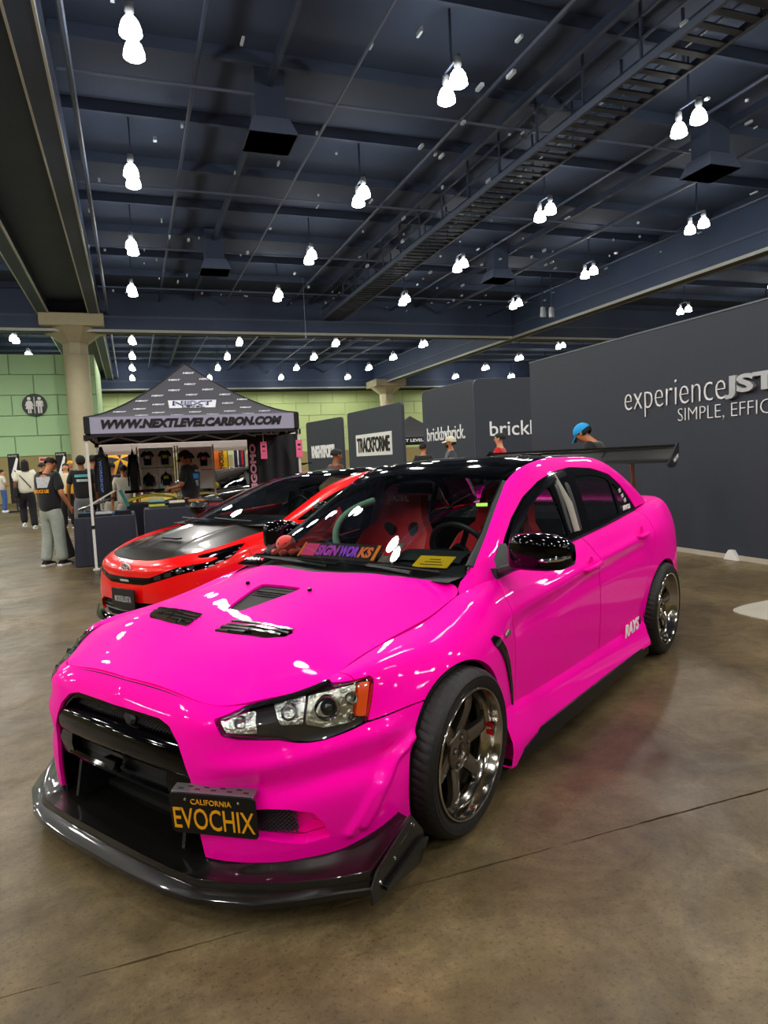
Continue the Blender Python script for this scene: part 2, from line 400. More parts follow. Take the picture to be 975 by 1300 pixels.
# cable reel / speakers on the right beam
for k, x in enumerate((19.9, 20.4)):
    b = empty('ceiling_speaker', (x, 30.4, 8.35), R(20), ('left' if k == 0 else 'right') + ' one of two small pale loudspeakers hanging below the lamps', 'speaker', 'ceiling speakers')
    MB().box((0, 0, 0), (.22, .22, .5), taper=.8).build('cabinet', mat('pale_speaker', 'b9c2c6', .5), b, bevel=.02)
    MB().bar((0, 0, .25), (0, 0, 1.9), .04).build('hanger', M_steel, b)
dc = MB().tube([(8.55, 34.0, 10.5), (8.55, 34.0, 7.6)], .02, 5).build('hanging_cable', M_duct); prop(dc, 'thin cable hanging from the ceiling left of the hall middle', 'cable')
MB().lathe([(0, -.08), (.05, -.06), (.05, .06), (0, .08)], 8).build('plug', M_duct, dc, (8.55, 34.0, 7.6))

# columns
def column(x, y, z):
    c = empty('column', (x, y, 0)); prop(c, kind='structure')
    MB().lathe([(.60, 0), (.60, z - 1.85)], 28).build('shaft', M_col, c, smooth=True)
    MB().lathe([(.63, z - 1.85), (.63, z - 1.28)], 8).build('collar', M_col, c, rot=(0, 0, R(22.5)))
    b = MB()
    low = [(.66 * math.cos(R(22.5 + 45 * i)), .66 * math.sin(R(22.5 + 45 * i)), z - 1.28) for i in range(8)]
    h = 1.42; up = [(h, .5, z - .60), (.5, h, z - .60), (-.5, h, z - .60), (-h, .5, z - .60), (-h, -.5, z - .60), (-.5, -h, z - .60), (.5, -h, z - .60), (h, -.5, z - .60)]
    b.add(low + up, [(i, (i + 1) % 8, (i + 1) % 8 + 8, i + 8) for i in range(8)]); b.build('capital_flare', M_col, c)
    MB().box((0, 0, z - .30), (2.94, 2.94, .62)).build('capital', M_col, c, bevel=.03)
    MB().lathe([(.62, .0), (.62, .15)], 28).build('base_ring', M_steel, c)
column(-2.28, 38.9, 9.22); column(23.0, 61.8, 8.7)

# ---------------------------------------------------------------- high-bay lamps, in pairs on a 6.2 m grid
M_dome = mat('lamp_dome', 'ffffff', .4, emit=(1, .985, .93), es=26)
M_house = mat('lamp_housing', 'a8adb5', .4, .3)
_dome = MB().lathe([(.06, .30), (.13, .27), (.20, .17), (.245, .03), (.26, -.10), (.22, -.13), (0, -.14)], 16); dome_me = raw_mesh('dome', _dome.v, _dome.f, M_dome, True)
_hs = MB().lathe([(0, .62), (.10, .62), (.11, .40), (.07, .32), (.07, .28)], 10); hs_me = raw_mesh('housing', _hs.v, _hs.f, M_house, True)
LY = [-10.9, -4.8, 1.2, 7.32, 13.47, 19.6, 25.72, 31.85, 44.03, 49.85, 55.6, 61.7]
LX = [-30.4, -24.2, -18, -11.8, -5.7, .536, 6.82, 13.06, 19.28, 30.3, 36.5]
rows = {-10.9: 'row well behind the viewer', -4.8: 'row behind the viewer', 1.2: 'row overhead', 7.32: 'row just above the frame'}
ROWN = {13.47: 'nearest visible row', 19.6: 'second visible row', 25.72: 'third row back', 31.85: 'last row before the cross beam', 44.03: 'first row beyond the cross beam', 49.85: 'second row beyond the cross beam', 55.6: 'third row beyond the cross beam', 61.7: 'farthest row of the hall'}
COLN = {.536: 'far left column', 6.82: 'second column from left', 13.06: 'third column from left', 19.28: 'fourth column from left', 30.3: 'column right of the long beam', -5.7: 'column left of the left beam'}
for y in LY:
    for x in LX:
        if y < -11 and abs(x) > 20: continue
        if y > 40 and x < -6: continue
        if y < 10 and (x < -20 or x > 32): continue
        lab = 'white high-bay lamp pair, ' + ROWN.get(y, 'unseen row') + ', ' + COLN.get(x, 'side bay column')
        t = empty('ceiling_lamp', (x, y, 9.0), 0, lab if (y in ROWN and x in COLN) else 'white high-bay lamp pair outside the view', 'lamp', 'high-bay lamp pairs')
        for k, dy in enumerate((-.27, .42)):
            h = link_mesh('housing', hs_me, t, (.03 * (2 * k - 1), dy, 0)); h.scale = (.74, .74, .74)
            link_mesh('dome', dome_me, h)
        MB().bar((0, -.3, .50), (0, .45, .50), .05).build('bracket', M_steel, t); MB().bar((0, .07, .50), (0, .07, 1.6), .04).build('stem', M_steel, t)
        la = bpy.data.lights.new('lamp_light', 'SPOT'); la.energy = LAMP_POWER; la.shadow_soft_size = .22; la.spot_size = R(165); la.spot_blend = .35; la.color = (1.0, .96, .88)
        lo = bpy.data.objects.new('lamp_light', la); COL.objects.link(lo); lo.location = (0, .07, -.42); lo.parent = t

# ---------------------------------------------------------------- dark booth walls
jst = empty('booth_wall', (6.73, 0, 0), 0, 'long dark grey exhibition wall with white company lettering along the right side', 'wall panel')
MB().box((.06, 6.4, 1.4925), (.12, 8.71, 2.985)).build('panel', M_booth, jst, bevel=.006)
MB().box((-.008, 6.4, .03), (.016, 8.71, .06)).build('base_strip', mat('pale_strip', 'b9b3a2', .5), jst)
MB().box((-.004, 6.4, 2.975), (.01, 8.71, .02)).build('top_trim', mat('dim_trim', '6a707c', .4), jst)
MB().prism([(-.10, .0), (.10, .0), (.08, .05), (.03, .12), (-.03, .12), (-.08, .05)], -.05, 0, 'x').build('clamp', M_white, jst, (-.005, 6.35, .0))
up = (0, 0, 1); rt = (0, -1, 0)
text('lettering', 'experience', M_letter, jst, (-.012, (8.245 + 6.43) / 2, 2.035), rt, up, 1.80, .44, .012, bold=-.020)
M_silver = mat('silver_letter', 'c9ccd0', .35, .6)
text('lettering', 'JST', M_silver, jst, (-.03, 6.06, 2.055), rt, up, .72, .27, .05, bold=.04, space=1.0)
text('lettering', 'SIMPLE, EFFICIENT', M_letter, jst, (-.012, 6.25, 1.782), rt, up, 1.92, .19, .008, bold=-.022)

def rounded(w, h, r, n=5):
    out = []
    for cx, cz, a in ((w / 2 - r, r, -90), (w / 2 - r, h - r, 0), (-w / 2 + r, h - r, 90), (-w / 2 + r, r, 180)):
        for i in range(n + 1): t = R(a + 90 * i / n); out.append((cx + r * math.cos(t), cz + r * math.sin(t)))
    return out
def booth(a, b, h, label):
    """free standing fabric wall from a to b"""
    a, b = Vector((*a, 0)), Vector((*b, 0)); w = (b - a).length; d = (b - a).normalized()
    o = empty('booth_wall', (a + b) / 2, math.atan2(d.y, d.x), label, 'wall panel', 'dark fabric booth walls')
    MB().prism(rounded(w, h, .14), 0, .10, 'y').build('panel', M_booth, o, bevel=.01)
    MB().box((-w / 2 + .3, .05, .015), (.3, .5, .03)).build('foot', M_black, o); MB().box((w / 2 - .3, .05, .015), (.3, .5, .03)).build('foot', M_black, o)
    return o, w
o, w = booth((7.10, 13.62), (10.2, 13.19), 3.05, 'dark booth wall facing the aisle with cut off white lettering, behind man in red')
text('lettering', 'brickbybrick.', M_letter, o, (-w / 2 + .34 + 1.2, -.012, 1.90), (1, 0, 0), up, 2.4, .42, .01, bold=.004)
o, w = booth((7.02, 16.3), (7.12, 13.72), 3.05, 'dark booth side wall with complete white lowercase lettering and full stop')
text('lettering', 'brickbybrick.', M_letter, o, (-.06, -.012, 1.89), (1, 0, 0), up, 1.95, .43, .01, bold=.004)
o, w = booth((7.235, 23.5), (7.56, 19.1), 3.05, 'dark booth wall with black lettering in a white box')
MB().box((0.02, -.012, 1.88), (2.9, .02, .72)).build('sign_board', M_white, o)
text('lettering', 'TRACKFORME', mat('black_lettering', '0c0d10', .5), o, (.02, -.03, 1.88), (1, 0, 0), up, 2.66, .50, .01, bold=.03, space=.86)
o, w = booth((6.98, 28.6), (7.5, 25.1), 3.05, 'smaller dark booth wall farther back with white block lettering')
text('lettering', 'KNIGHTSPORTS', M_letter, o, (-.1, -.02, 1.80), (1, 0, 0), up, 2.3, .52, .01, bold=.06, space=.84)
# ---------------------------------------------------------------- smooth master surfaces and trimming
def spline_eval(P, t, tq):
    """natural cubic spline through P (n, ...) at knots t, evaluated at tq"""
    P = np.asarray(P, float); n = len(t)
    if n == 2:
        w = ((tq - t[0]) / (t[1] - t[0])).reshape(-1, *([1] * (P.ndim - 1)))
        return P[0] * (1 - w) + P[1] * w
    h = np.diff(t); A = np.zeros((n, n)); B = np.zeros_like(P)
    A[0, 0] = A[-1, -1] = 1
    for i in range(1, n - 1):
        A[i, i - 1] = h[i - 1]; A[i, i] = 2 * (h[i - 1] + h[i]); A[i, i + 1] = h[i]
        B[i] = 6 * ((P[i + 1] - P[i]) / h[i] - (P[i] - P[i - 1]) / h[i - 1])
    S = np.linalg.solve(A, B.reshape(n, -1)).reshape(P.shape)
    k = np.clip(np.searchsorted(t, tq, side='right') - 1, 0, n - 2)
    sh = (-1,) + (1,) * (P.ndim - 1)
    hk = h[k].reshape(sh); a = (t[k + 1] - tq).reshape(sh) / hk; b = 1 - a
    return a * P[k] + b * P[k + 1] + ((a**3 - a) * S[k] + (b**3 - b) * S[k + 1]) * hk**2 / 6

def knots(P, axis):
    d = np.linalg.norm(np.diff(P, axis=axis), axis=2).mean(axis=1 - axis)
    return np.concatenate([[0], np.cumsum(np.sqrt(d + 1e-6))])

def sub_knots(t, per):
    return np.concatenate([np.linspace(t[i], t[i + 1], per, endpoint=False) for i in range(len(t) - 1)] + [[t[-1]]])

def grid_surface(ctrl, nu, nv):
    """ctrl (columns, rows, 3) -> dense grid with nu / nv steps per span"""
    P = np.asarray(ctrl, float)
    tu, tv = knots(P, 0), knots(P, 1)
    Q = spline_eval(P, tu, sub_knots(tu, nu))
    return np.swapaxes(spline_eval(np.swapaxes(Q, 0, 1), tv, sub_knots(tv, nv)), 0, 1)

def grid_mesh(G, flip=False):
    n, m, _ = G.shape
    du = np.gradient(G, axis=0); dv = np.gradient(G, axis=1)
    N = np.cross(du, dv); N /= np.linalg.norm(N, axis=2, keepdims=True) + 1e-12
    idx = np.arange(n * m).reshape(n, m)
    a, b, c, d = idx[:-1, :-1].ravel(), idx[1:, :-1].ravel(), idx[1:, 1:].ravel(), idx[:-1, 1:].ravel()
    T = np.concatenate([np.stack([a, b, c], 1), np.stack([a, c, d], 1)])
    N = N.reshape(-1, 3)
    if flip:
        N = -N; T = T[:, ::-1]
    return G.reshape(-1, 3), N, T

def seg_sdf(p, poly):
    """signed distance (negative inside) of 2D points p (n,2) to a closed polygon"""
    poly = np.asarray(poly, float); n = len(poly)
    d = np.full(len(p), 1e9); ins = np.zeros(len(p), bool)
    for i in range(n):
        a, b = poly[i], poly[(i + 1) % n]; e = b - a
        w = p - a; u = np.clip((w @ e) / (e @ e + 1e-15), 0, 1)
        d = np.minimum(d, np.linalg.norm(w - u[:, None] * e, axis=1))
        c1 = (a[1] > p[:, 1]) != (b[1] > p[:, 1])
        with np.errstate(divide='ignore', invalid='ignore'):
            xi = a[0] + (p[:, 1] - a[1]) / (b[1] - a[1]) * e[0]
        ins ^= c1 & (p[:, 0] < xi)
    return np.where(ins, -d, d)

def clip(V, N, T, f):
    """keep the part of the mesh where f(V) < 0, cutting the triangles that cross"""
    s = f(V); s = np.where(np.abs(s) < 1e-7, 1e-7, s); neg = s < 0
    cnt = neg[T].sum(1)
    out = [T[cnt == 3]]; nv = len(V); newV, newN, cache = [], [], {}
    def cut(i, j):
        key = (i, j) if i < j else (j, i)
        if key not in cache:
            a = s[i] / (s[i] - s[j])
            newV.append(V[i] + a * (V[j] - V[i])); q = N[i] + a * (N[j] - N[i]); newN.append(q / (np.linalg.norm(q) + 1e-12))
            cache[key] = nv + len(newV) - 1
        return cache[key]
    ex = []
    for t in T[(cnt == 1) | (cnt == 2)]:
        for r in range(3):
            a, b, c = t[r], t[(r + 1) % 3], t[(r + 2) % 3]
            if neg[a] and not neg[b] and not neg[c]:
                ex.append((a, cut(a, b), cut(c, a))); break
            if not neg[a] and neg[b] and neg[c]:
                p, q = cut(a, b), cut(c, a); ex += [(p, b, c), (p, c, q)]; break
    if ex: out.append(np.array(ex))
    T2 = np.concatenate(out)
    V2 = np.concatenate([V, np.array(newV).reshape(-1, V.shape[1])]); N2 = np.concatenate([N, np.array(newN).reshape(-1, N.shape[1])])
    used = np.unique(T2); rm = np.full(len(V2), -1); rm[used] = np.arange(len(used))
    return V2[used], N2[used], rm[T2]

def P2(poly, ax, off=0.0, out=False):
    """clip function: inside (or outside) a polygon given in projection ax"""
    poly = np.asarray(poly, float)
    sel = {'xz': lambda V: V[:, [0, 2]], 'xy': lambda V: V[:, [0, 1]], 'yz': lambda V: V[:, [1, 2]],
           'dz': lambda V: np.stack([V[:, 0] + V[:, 1], V[:, 2]], 1)}[ax]
    sg = -1 if out else 1
    return lambda V: sg * seg_sdf(sel(V), poly) + off

def push(S, d):
    V, N, T = S
    return V + N * d, N, T

def merge(*ms):
    Vs, Ns, Ts, o = [], [], [], 0
    for V, N, T in ms:
        Vs.append(V); Ns.append(N); Ts.append(T + o); o += len(V)
    return np.concatenate(Vs), np.concatenate(Ns), np.concatenate(Ts)

def mirror(m):
    V, N, T = m; k = np.array([1, -1, 1])
    return V * k, N * k, T[:, ::-1]

def weld(m, eps=1e-5):
    V, N, T = m
    _, first, inv = np.unique(np.round(V / eps).astype(np.int64), axis=0, return_index=True, return_inverse=True)
    inv = inv.reshape(-1)
    T = inv[T]; T = T[(T[:, 0] != T[:, 1]) & (T[:, 1] != T[:, 2]) & (T[:, 0] != T[:, 2])]
    N2 = np.zeros((len(first), 3)); np.add.at(N2, inv, N); N2 /= np.linalg.norm(N2, axis=1, keepdims=True) + 1e-12
    return V[first], N2, T

def thicken(m, depth):
    """adds a rim that turns inward by depth along the normals at the open borders"""
    V, N, T = m
    E = np.concatenate([T[:, [0, 1]], T[:, [1, 2]], T[:, [2, 0]]])
    key = np.sort(E, 1); _, inv, c = np.unique(key, axis=0, return_inverse=True, return_counts=True)
    B = E[c[inv.reshape(-1)] == 1]
    if len(B) == 0: return m, None
    n = len(B); a, b = V[B[:, 0]], V[B[:, 1]]; na, nb = N[B[:, 0]], N[B[:, 1]]
    R = np.concatenate([a, b, b - nb * depth, a - na * depth])
    i = np.arange(n)
    RT = np.concatenate([np.stack([i, i + 3 * n, i + 2 * n], 1), np.stack([i, i + 2 * n, i + n], 1)])
    fn = np.cross(b - a, -na); fn /= np.linalg.norm(fn, axis=1, keepdims=True) + 1e-12
    return m, (R, -np.concatenate([fn] * 4), RT)
# ---------------------------------------------------------------- the pink sedan: control tables (x rearward from the front axle, y to its left, z up)
def car_masters():
    W = [
     [(-.735,0,.668),(-.765,0,.63),(-.79,0,.57),(-.803,0,.48),(-.805,0,.38),(-.80,0,.27),(-.785,0,.15)],
     [(-.728,.25,.662),(-.76,.25,.622),(-.787,.26,.56),(-.80,.26,.47),(-.80,.26,.375),(-.797,.26,.27),(-.783,.26,.15)],
     [(-.709,.469,.645),(-.752,.475,.606),(-.772,.468,.546),(-.783,.474,.46),(-.78,.47,.37),(-.78,.47,.27),(-.77,.47,.15)],
     [(-.61,.592,.653),(-.672,.62,.612),(-.690,.617,.545),(-.70,.63,.46),(-.705,.64,.37),(-.705,.64,.27),(-.695,.63,.15)],
     [(-.493,.70,.687),(-.538,.732,.645),(-.565,.745,.555),(-.59,.765,.465),(-.60,.775,.37),(-.59,.775,.27),(-.575,.765,.16)],
     [(-.375,.73,.715),(-.398,.80,.697),(-.40,.84,.585),(-.42,.868,.49),(-.43,.88,.38),(-.42,.88,.28),(-.41,.865,.17)],
     [(-.19,.716,.735),(-.195,.805,.721),(-.2,.865,.64),(-.21,.90,.55),(-.22,.915,.42),(-.22,.915,.3),(-.22,.90,.18)],
     [(0,.71,.748),(0,.81,.738),(0,.89,.685),(0,.93,.60),(0,.935,.45),(0,.935,.3),(0,.92,.15)],
     [(.2,.715,.775),(.2,.81,.768),(.2,.885,.71),(.2,.925,.63),(.2,.935,.47),(.2,.935,.3),(.2,.915,.15)],
     [(.40,.72,.825),(.40,.80,.808),(.41,.865,.745),(.42,.898,.66),(.42,.90,.47),(.42,.89,.3),(.42,.87,.15)],
     [(.62,.745,.85),(.62,.795,.825),(.62,.848,.765),(.62,.873,.695),(.62,.873,.5),(.62,.86,.33),(.62,.84,.15)]]
    for x, r in ((1.0,[(.748,.872),(.795,.84),(.845,.785),(.868,.72),(.868,.52),(.855,.34),(.835,.15)]),
                 (1.5,[(.752,.906),(.797,.87),(.847,.81),(.868,.75),(.868,.53),(.855,.34),(.835,.15)]),
                 (2.0,[(.75,.938),(.797,.90),(.85,.835),(.872,.78),(.872,.54),(.858,.34),(.835,.15)]),
                 (2.3,[(.745,.96),(.80,.922),(.86,.86),(.885,.80),(.888,.55),(.87,.34),(.85,.15)]),
                 (2.5,[(.74,.975),(.805,.94),(.873,.87),(.90,.80),(.905,.56),(.89,.34),(.86,.15)]),
                 (2.7,[(.73,.99),(.80,.96),(.873,.89),(.907,.80),(.918,.57),(.905,.34),(.87,.15)]),
                 (2.95,[(.715,1.01),(.785,.985),(.855,.905),(.893,.80),(.908,.57),(.89,.36),(.86,.18)]),
                 (3.15,[(.70,1.02),(.765,.995),(.825,.915),(.858,.80),(.87,.58),(.86,.38),(.84,.2)])):
        W.append([(x, y, z) for y, z in r])
    W += [[(3.30,.69,1.025),(3.30,.735,1.0),(3.31,.775,.92),(3.33,.80,.8),(3.33,.815,.58),(3.33,.81,.38),(3.32,.79,.22)],
          [(3.41,.58,1.028),(3.42,.60,1.0),(3.43,.62,.92),(3.45,.64,.8),(3.47,.66,.58),(3.48,.66,.38),(3.46,.64,.24)],
          [(3.43,.3,1.03),(3.44,.3,1.0),(3.45,.3,.92),(3.48,.3,.8),(3.51,.3,.58),(3.52,.3,.38),(3.50,.3,.25)],
          [(3.44,0,1.03),(3.45,0,1.0),(3.46,0,.92),(3.49,0,.8),(3.52,0,.58),(3.53,0,.38),(3.51,0,.25)]]
    W = np.array(W)
    # hood: a height field, trimmed later by the seam
    X = np.linspace(-.80, .54, 80); Y = np.linspace(0, .745, 48)
    kx = np.array([-.80,-.735,-.69,-.62,-.52,-.40,-.30,-.15,0,.15,.30,.54]); kz = np.array([.640,.668,.687,.710,.739,.772,.797,.827,.854,.878,.900,.928])
    zc = spline_eval(kz, kx, X); Ax = np.interp(X, [-.80,-.69,-.58,-.46,-.34,-.18,0,.2,.40,.54], [.112,.102,.088,.062,.060,.084,.102,.109,.086,.075])
    Ax = np.convolve(np.pad(Ax, 4, mode='edge'), np.ones(9) / 9, 'valid')
    f = Y / .71; bump = np.outer(.011 * np.clip((X + .62) / .25, 0, 1), np.sin(np.pi * np.clip(f, 0, 1))**2)
    H = np.stack([np.repeat(X[:, None], 48, 1), np.repeat(Y[None, :], 80, 0), zc[:, None] - Ax[:, None] * f[None, :]**2.5 + bump], 2)
    # trunk lid and rear deck
    K = np.array([[(x, y * f, z + .012 * (1 - f * f)) for f in (0,.35,.7,1)] for x, y, z in ((2.75,.735,.995),(2.95,.715,1.012),(3.15,.70,1.022),(3.30,.69,1.027),(3.41,.58,1.03))])
    G = cabin_ctrl((((.36,0,.90),(.54,.68,.885),(.54,.70,.865)), ((.60,0,1.045),(.76,.63,1.015),(.80,.745,.858)), ((.86,0,1.19),(.98,.58,1.145),(1.0,.748,.872)),
                    ((1.10,0,1.305),(1.21,.54,1.268),(1.22,.75,.89)), ((1.35,0,1.372),(1.42,.545,1.338),(1.45,.752,.905)), ((1.7,0,1.395),(1.7,.55,1.368),(1.7,.752,.92)),
                    ((2.05,0,1.39),(2.05,.55,1.366),(2.05,.75,.942)), ((2.4,0,1.36),(2.39,.566,1.343),(2.35,.745,.964)), ((2.65,0,1.285),(2.63,.597,1.268),(2.6,.738,.982)),
                    ((2.85,0,1.165),(2.82,.64,1.16),(2.78,.735,.998)), ((3.02,0,1.045),(2.97,.685,1.048),(2.95,.718,1.012))))
    return W, H, K, G

def cabin_ctrl(stations):
    """roof, pillars and window plane: one row of points per station from the centre line over the gutter to the belt"""
    G = []
    for c, e, b in stations:
        c, e, b = np.array(c), np.array(e), np.array(b); row = []
        for f in (0,.3,.6,.85,1.):
            row.append(e * np.array([0,f,0]) + np.array([c[0] + (e[0] - c[0]) * f * f, 0, c[2] + (e[2] - c[2]) * f**2.5]))
        L = np.linalg.norm(b - e); w = min(1, L / .35)
        for f in (.1,.22,.45,.72,1.):
            bul = .035 * w * math.sin(math.pi * f**.7)
            row.append(e + (b - e) * f + np.array([0, bul * .8, bul * .5]))
        G.append(row)
    return np.array(G)
# ---------------------------------------------------------------- the pink sedan
xh = np.array([math.cos(R(32.5)), math.sin(R(32.5)), 0]); yh = np.array([math.sin(R(32.5)), -math.cos(R(32.5)), 0])
_f = np.array([1.02837658, 2.25398995, 0]) - yh * .90
CARM = Matrix(((xh[0], yh[0], 0, _f[0]), (xh[1], yh[1], 0, _f[1]), (0, 0, 1, 0), (0, 0, 0, 1)))
# x runs rearward and y to the car's left: x, y, z is left-handed in the hall, so meshes are built in a right-handed copy (y flipped) below
M_pink = mat('pink_paint', (1.0, .0, .40), .5, coat=.38, coat_rough=.02, spec=.03)
M_gloss = mat('gloss_black', '030304', .05, spec=.28)
M_trim = mat('black_trim', '101113', .45)
M_dark = mat('dark_inside', '050506', .7)
M_under = mat('underbody', '030303', .9)
M_carbon = carbon_mat('carbon_fibre', '060606', '12110e', 300, .35, .7)
M_refl = mat('reflector_chrome', 'f0f0ee', .22, .9, bump=1.0, bscale=55)
M_chrome = mat('chrome', 'd8d8da', .08, 1.0)
M_gun = mat('gunmetal_wheel', '6e675d', .25, .9, coat=.4)
M_lip = mat('polished_rim', 'b8b2a8', .12, 1.0)
M_tyre = mat('tyre_rubber', '0f0f10', .55, bump=.1, bscale=60)
M_red = mat('red_accent', 'c01018', .4)
M_glass = glass_mat('windscreen_glass', (.84, .93, .88))
M_glass_side = glass_mat('side_glass', (.60, .64, .63))
M_glass_dark = glass_mat('tinted_glass', (.13, .14, .15))
M_lens = glass_mat('lamp_lens', (.93, .95, .95))
M_plate = mat('plate_black', '0a0a0c', .35)
M_amber = mat('amber_reflector', 'ff5a10', .3, coat=1, emit='ff4a08', es=.15)
M_yel = mat('plate_yellow', 'f0a818', .45)

FL = np.array([1, -1, 1])          # to the right-handed frame of the parent empty (x rearward, y to the car's right)
def part_mesh(name, m, mt, parent, depth=.02, both=False, smooth=True, **k):
    """trimmed surface piece -> object; a rim turns inward at its borders"""
    if both: m = weld(merge(m, mirror(m)))
    _, rim = thicken(m, depth) if depth else (m, None)
    V, N, T = merge(m, rim) if rim is not None else m
    me = raw_mesh(name, V * FL, T[:, ::-1], mt, True, N * FL)
    return link_mesh(name, me, parent, **k)
def sided(name, m, mt, parent, depth=.02, **k):
    """the same piece on the car's left and, mirrored, on its right"""
    return part_mesh(name, m, mt, parent, depth, **k), part_mesh(name, mirror(m), mt, parent, depth, **k)

car = empty('car', (0, 0, 0), 0, 'bright pink sedan with carbon front lip, hood vents and tall rear wing', 'car')
car.matrix_world = Matrix(((xh[0], -yh[0], 0, _f[0]), (xh[1], -yh[1], 0, _f[1]), (0, 0, 1, 0), (0, 0, 0, 1)))
CW, CH, CK, CG = car_masters()
def sculpt(G):
    """bumper channel, ledge and the ridges ahead of the front wheel, door crease"""
    du = np.gradient(G, axis=0); dv = np.gradient(G, axis=1); N = np.cross(du, dv); N /= np.linalg.norm(N, axis=2, keepdims=True) + 1e-12
    if (N[..., 1] * (G[..., 1] > .5)).sum() < 0: N = -N
    x, y, z = G[..., 0], G[..., 1], G[..., 2]; d = np.zeros_like(x)
    ss = lambda a, b, v: (lambda t: t * t * (3 - 2 * t))(np.clip((v - a) / (b - a), 0, 1))
    fr = ss(.44, .62, y) * (1 - ss(-.36, -.24, x)) * (x < 0)
    zc = .415 + .05 * ss(.6, .9, y)
    d -= .022 * fr * np.exp(-((z - zc + .02) / .045) ** 2)
    d += .010 * fr * np.exp(-((z - zc - .06) / .030) ** 2)
    for off, am in ((0, .016), (-.07, .013)):
        pl = np.array([(-.46, .25), (-.40, .35), (-.33, .43), (-.25, .47)]) + np.array([off * .6, off * .25])
        dist = np.full(x.shape, 9.)
        for a, b in zip(pl[:-1], pl[1:]):
            e = b - a; u = np.clip(((x - a[0]) * e[0] + (z - a[1]) * e[1]) / (e @ e), 0, 1)
            dist = np.minimum(dist, np.hypot(x - a[0] - u * e[0], z - a[1] - u * e[1]))
        d += am * np.exp(-(dist / .016) ** 2) * (y > .5) * (x < -.1)
    mid = ss(.45, .7, x) * (1 - ss(2.2, 2.5, x)); zk = np.interp(x, [.55, 1.08, 1.38, 2.28], [.706, .739, .767, .817])
    d += mid * (.008 * np.exp(-((z - zk - .012) / .03) ** 2) - .010 * np.exp(-((z - zk + .05) / .05) ** 2))
    return G + N * d[..., None]
SW = grid_mesh(sculpt(grid_surface(CW, 18, 16))); SH = grid_mesh(CH); SK = grid_mesh(grid_surface(CK, 8, 8)); SG = grid_mesh(grid_surface(CG, 9, 9))
def orient(S, p):
    V, N, T = S; c = np.array(p)
    return S if ((V - c) * N).sum(1).mean() > 0 else (V, -N, T[:, ::-1])
SW = orient(SW, (1.4, 0, .5)); SH = orient(SH, (0, 0, -1)); SK = orient(SK, (3, 0, -1)); SG = orient(SG, (1.7, 0, .5))
GAP = .0025
def keep(S, *fs):
    for f in fs: S = clip(*S, f)
    return S
WHEEL_F, WHEEL_R = (.055, .312), (2.705, .315)
def arch(c, r, out=True):
    return lambda V: (1 if not out else -1) * (np.hypot(V[:, 0] - c[0], V[:, 2] - c[1]) - r)
archF, archR = arch(WHEEL_F, .338), arch(WHEEL_R, .338)

P_head = [(-.243,.613),(-.209,.570),(-.14,.560),(-.065,.556),(.037,.552),(.104,.541),(.17,.537),(.233,.539),(.34,.551),(.441,.565),(.467,.62),(.488,.682),(.470,.695),(.292,.692),(.23,.72),(.10,.70),(.02,.668),(-.04,.655),(-.148,.633)]
P_bump = [(-2,-1),(-2,2),(-.40,2),(-.405,.565),(-.253,.569),(-.113,.572),(.05,.572),(.05,-1)]
P_grille = [(-.2,.585),(.10,.586),(.258,.585),(.316,.572),(.368,.530),(.398,.48),(.424,.425),(.434,.36),(.440,.28),(.452,.161),(.456,.05),(-.2,.05)]
P_fog = [(.575,.335),(.66,.345),(.72,.342),(.772,.325),(.79,.285),(.797,.235),(.74,.222),(.65,.245),(.575,.255)]
P_door1 = [(.575,.20),(.577,.60),(.566,.70),(.585,.79),(.612,.83),(.640,.845),(.640,1.5),(1.655,1.5),(1.652,.80),(1.618,.66),(1.622,.40),(1.628,.20)]
P_door2 = [(1.66,1.5),(1.657,.80),(1.623,.66),(1.627,.40),(1.633,.20),(2.25,.20),(2.30,.36),(2.345,.50),(2.44,.66),(2.53,.80),(2.63,.95),(2.66,1.5)]
z_lt = lambda z: (lambda V: V[:, 2] - z)
z_gt = lambda z: (lambda V: z - V[:, 2])
x_lt = lambda x: (lambda V: V[:, 0] - x)
x_gt = lambda x: (lambda V: x - V[:, 0])
body = keep(SW, archF, archR)
low = z_gt(.165)
bumper = keep(body, low, P2(P_bump, 'xz', GAP), lambda V: np.where(V[:, 0] < -.3, P2(P_head, 'dz', GAP, True)(V), -1), lambda V: np.where(V[:, 0] < -.5, P2(P_grille, 'yz', 0, True)(V), -1), lambda V: np.where(V[:, 0] < -.45, P2(P_fog, 'yz', 0, True)(V), -1))
bumper_o = part_mesh('front_bumper', bumper, M_pink, car, .05, both=True)
headl = keep(body, x_lt(-.2), P2(P_head, 'dz', GAP))
fender = keep(body, z_gt(.13), P2(P_bump, 'xz', GAP, True), x_lt(.95), P2(P_door1, 'xz', GAP, True), lambda V: np.where(V[:, 0] < -.2, P2(P_head, 'dz', GAP, True)(V), -1), x_lt(.66))
sided('front_fender', fender, M_pink, car, .03)
d1 = keep(body, P2(P_door1, 'xz', GAP)); d2 = keep(body, P2(P_door2, 'xz', GAP))
doors1 = sided('front_door', d1, M_pink, car, .03); doors2 = sided('rear_door', d2, M_pink, car, .03)
quart = keep(body, x_gt(2.25), P2(P_door2, 'xz', GAP, True), P2([(2.98, -1), (2.98, .62), (3.25, .66), (4, .66), (4, -1)], 'xz', GAP, True), z_gt(.16))
sided('rear_quarter', quart, M_pink, car, .03)
rb = keep(body, P2([(2.98, -1), (2.98, .62), (3.25, .66), (4, .66), (4, -1)], 'xz', GAP), z_gt(.22))
part_mesh('rear_bumper', rb, M_pink, car, .03, both=True)
part_mesh('trunk_lid', keep(SK, x_gt(2.9)), M_pink, car, .02, both=True)
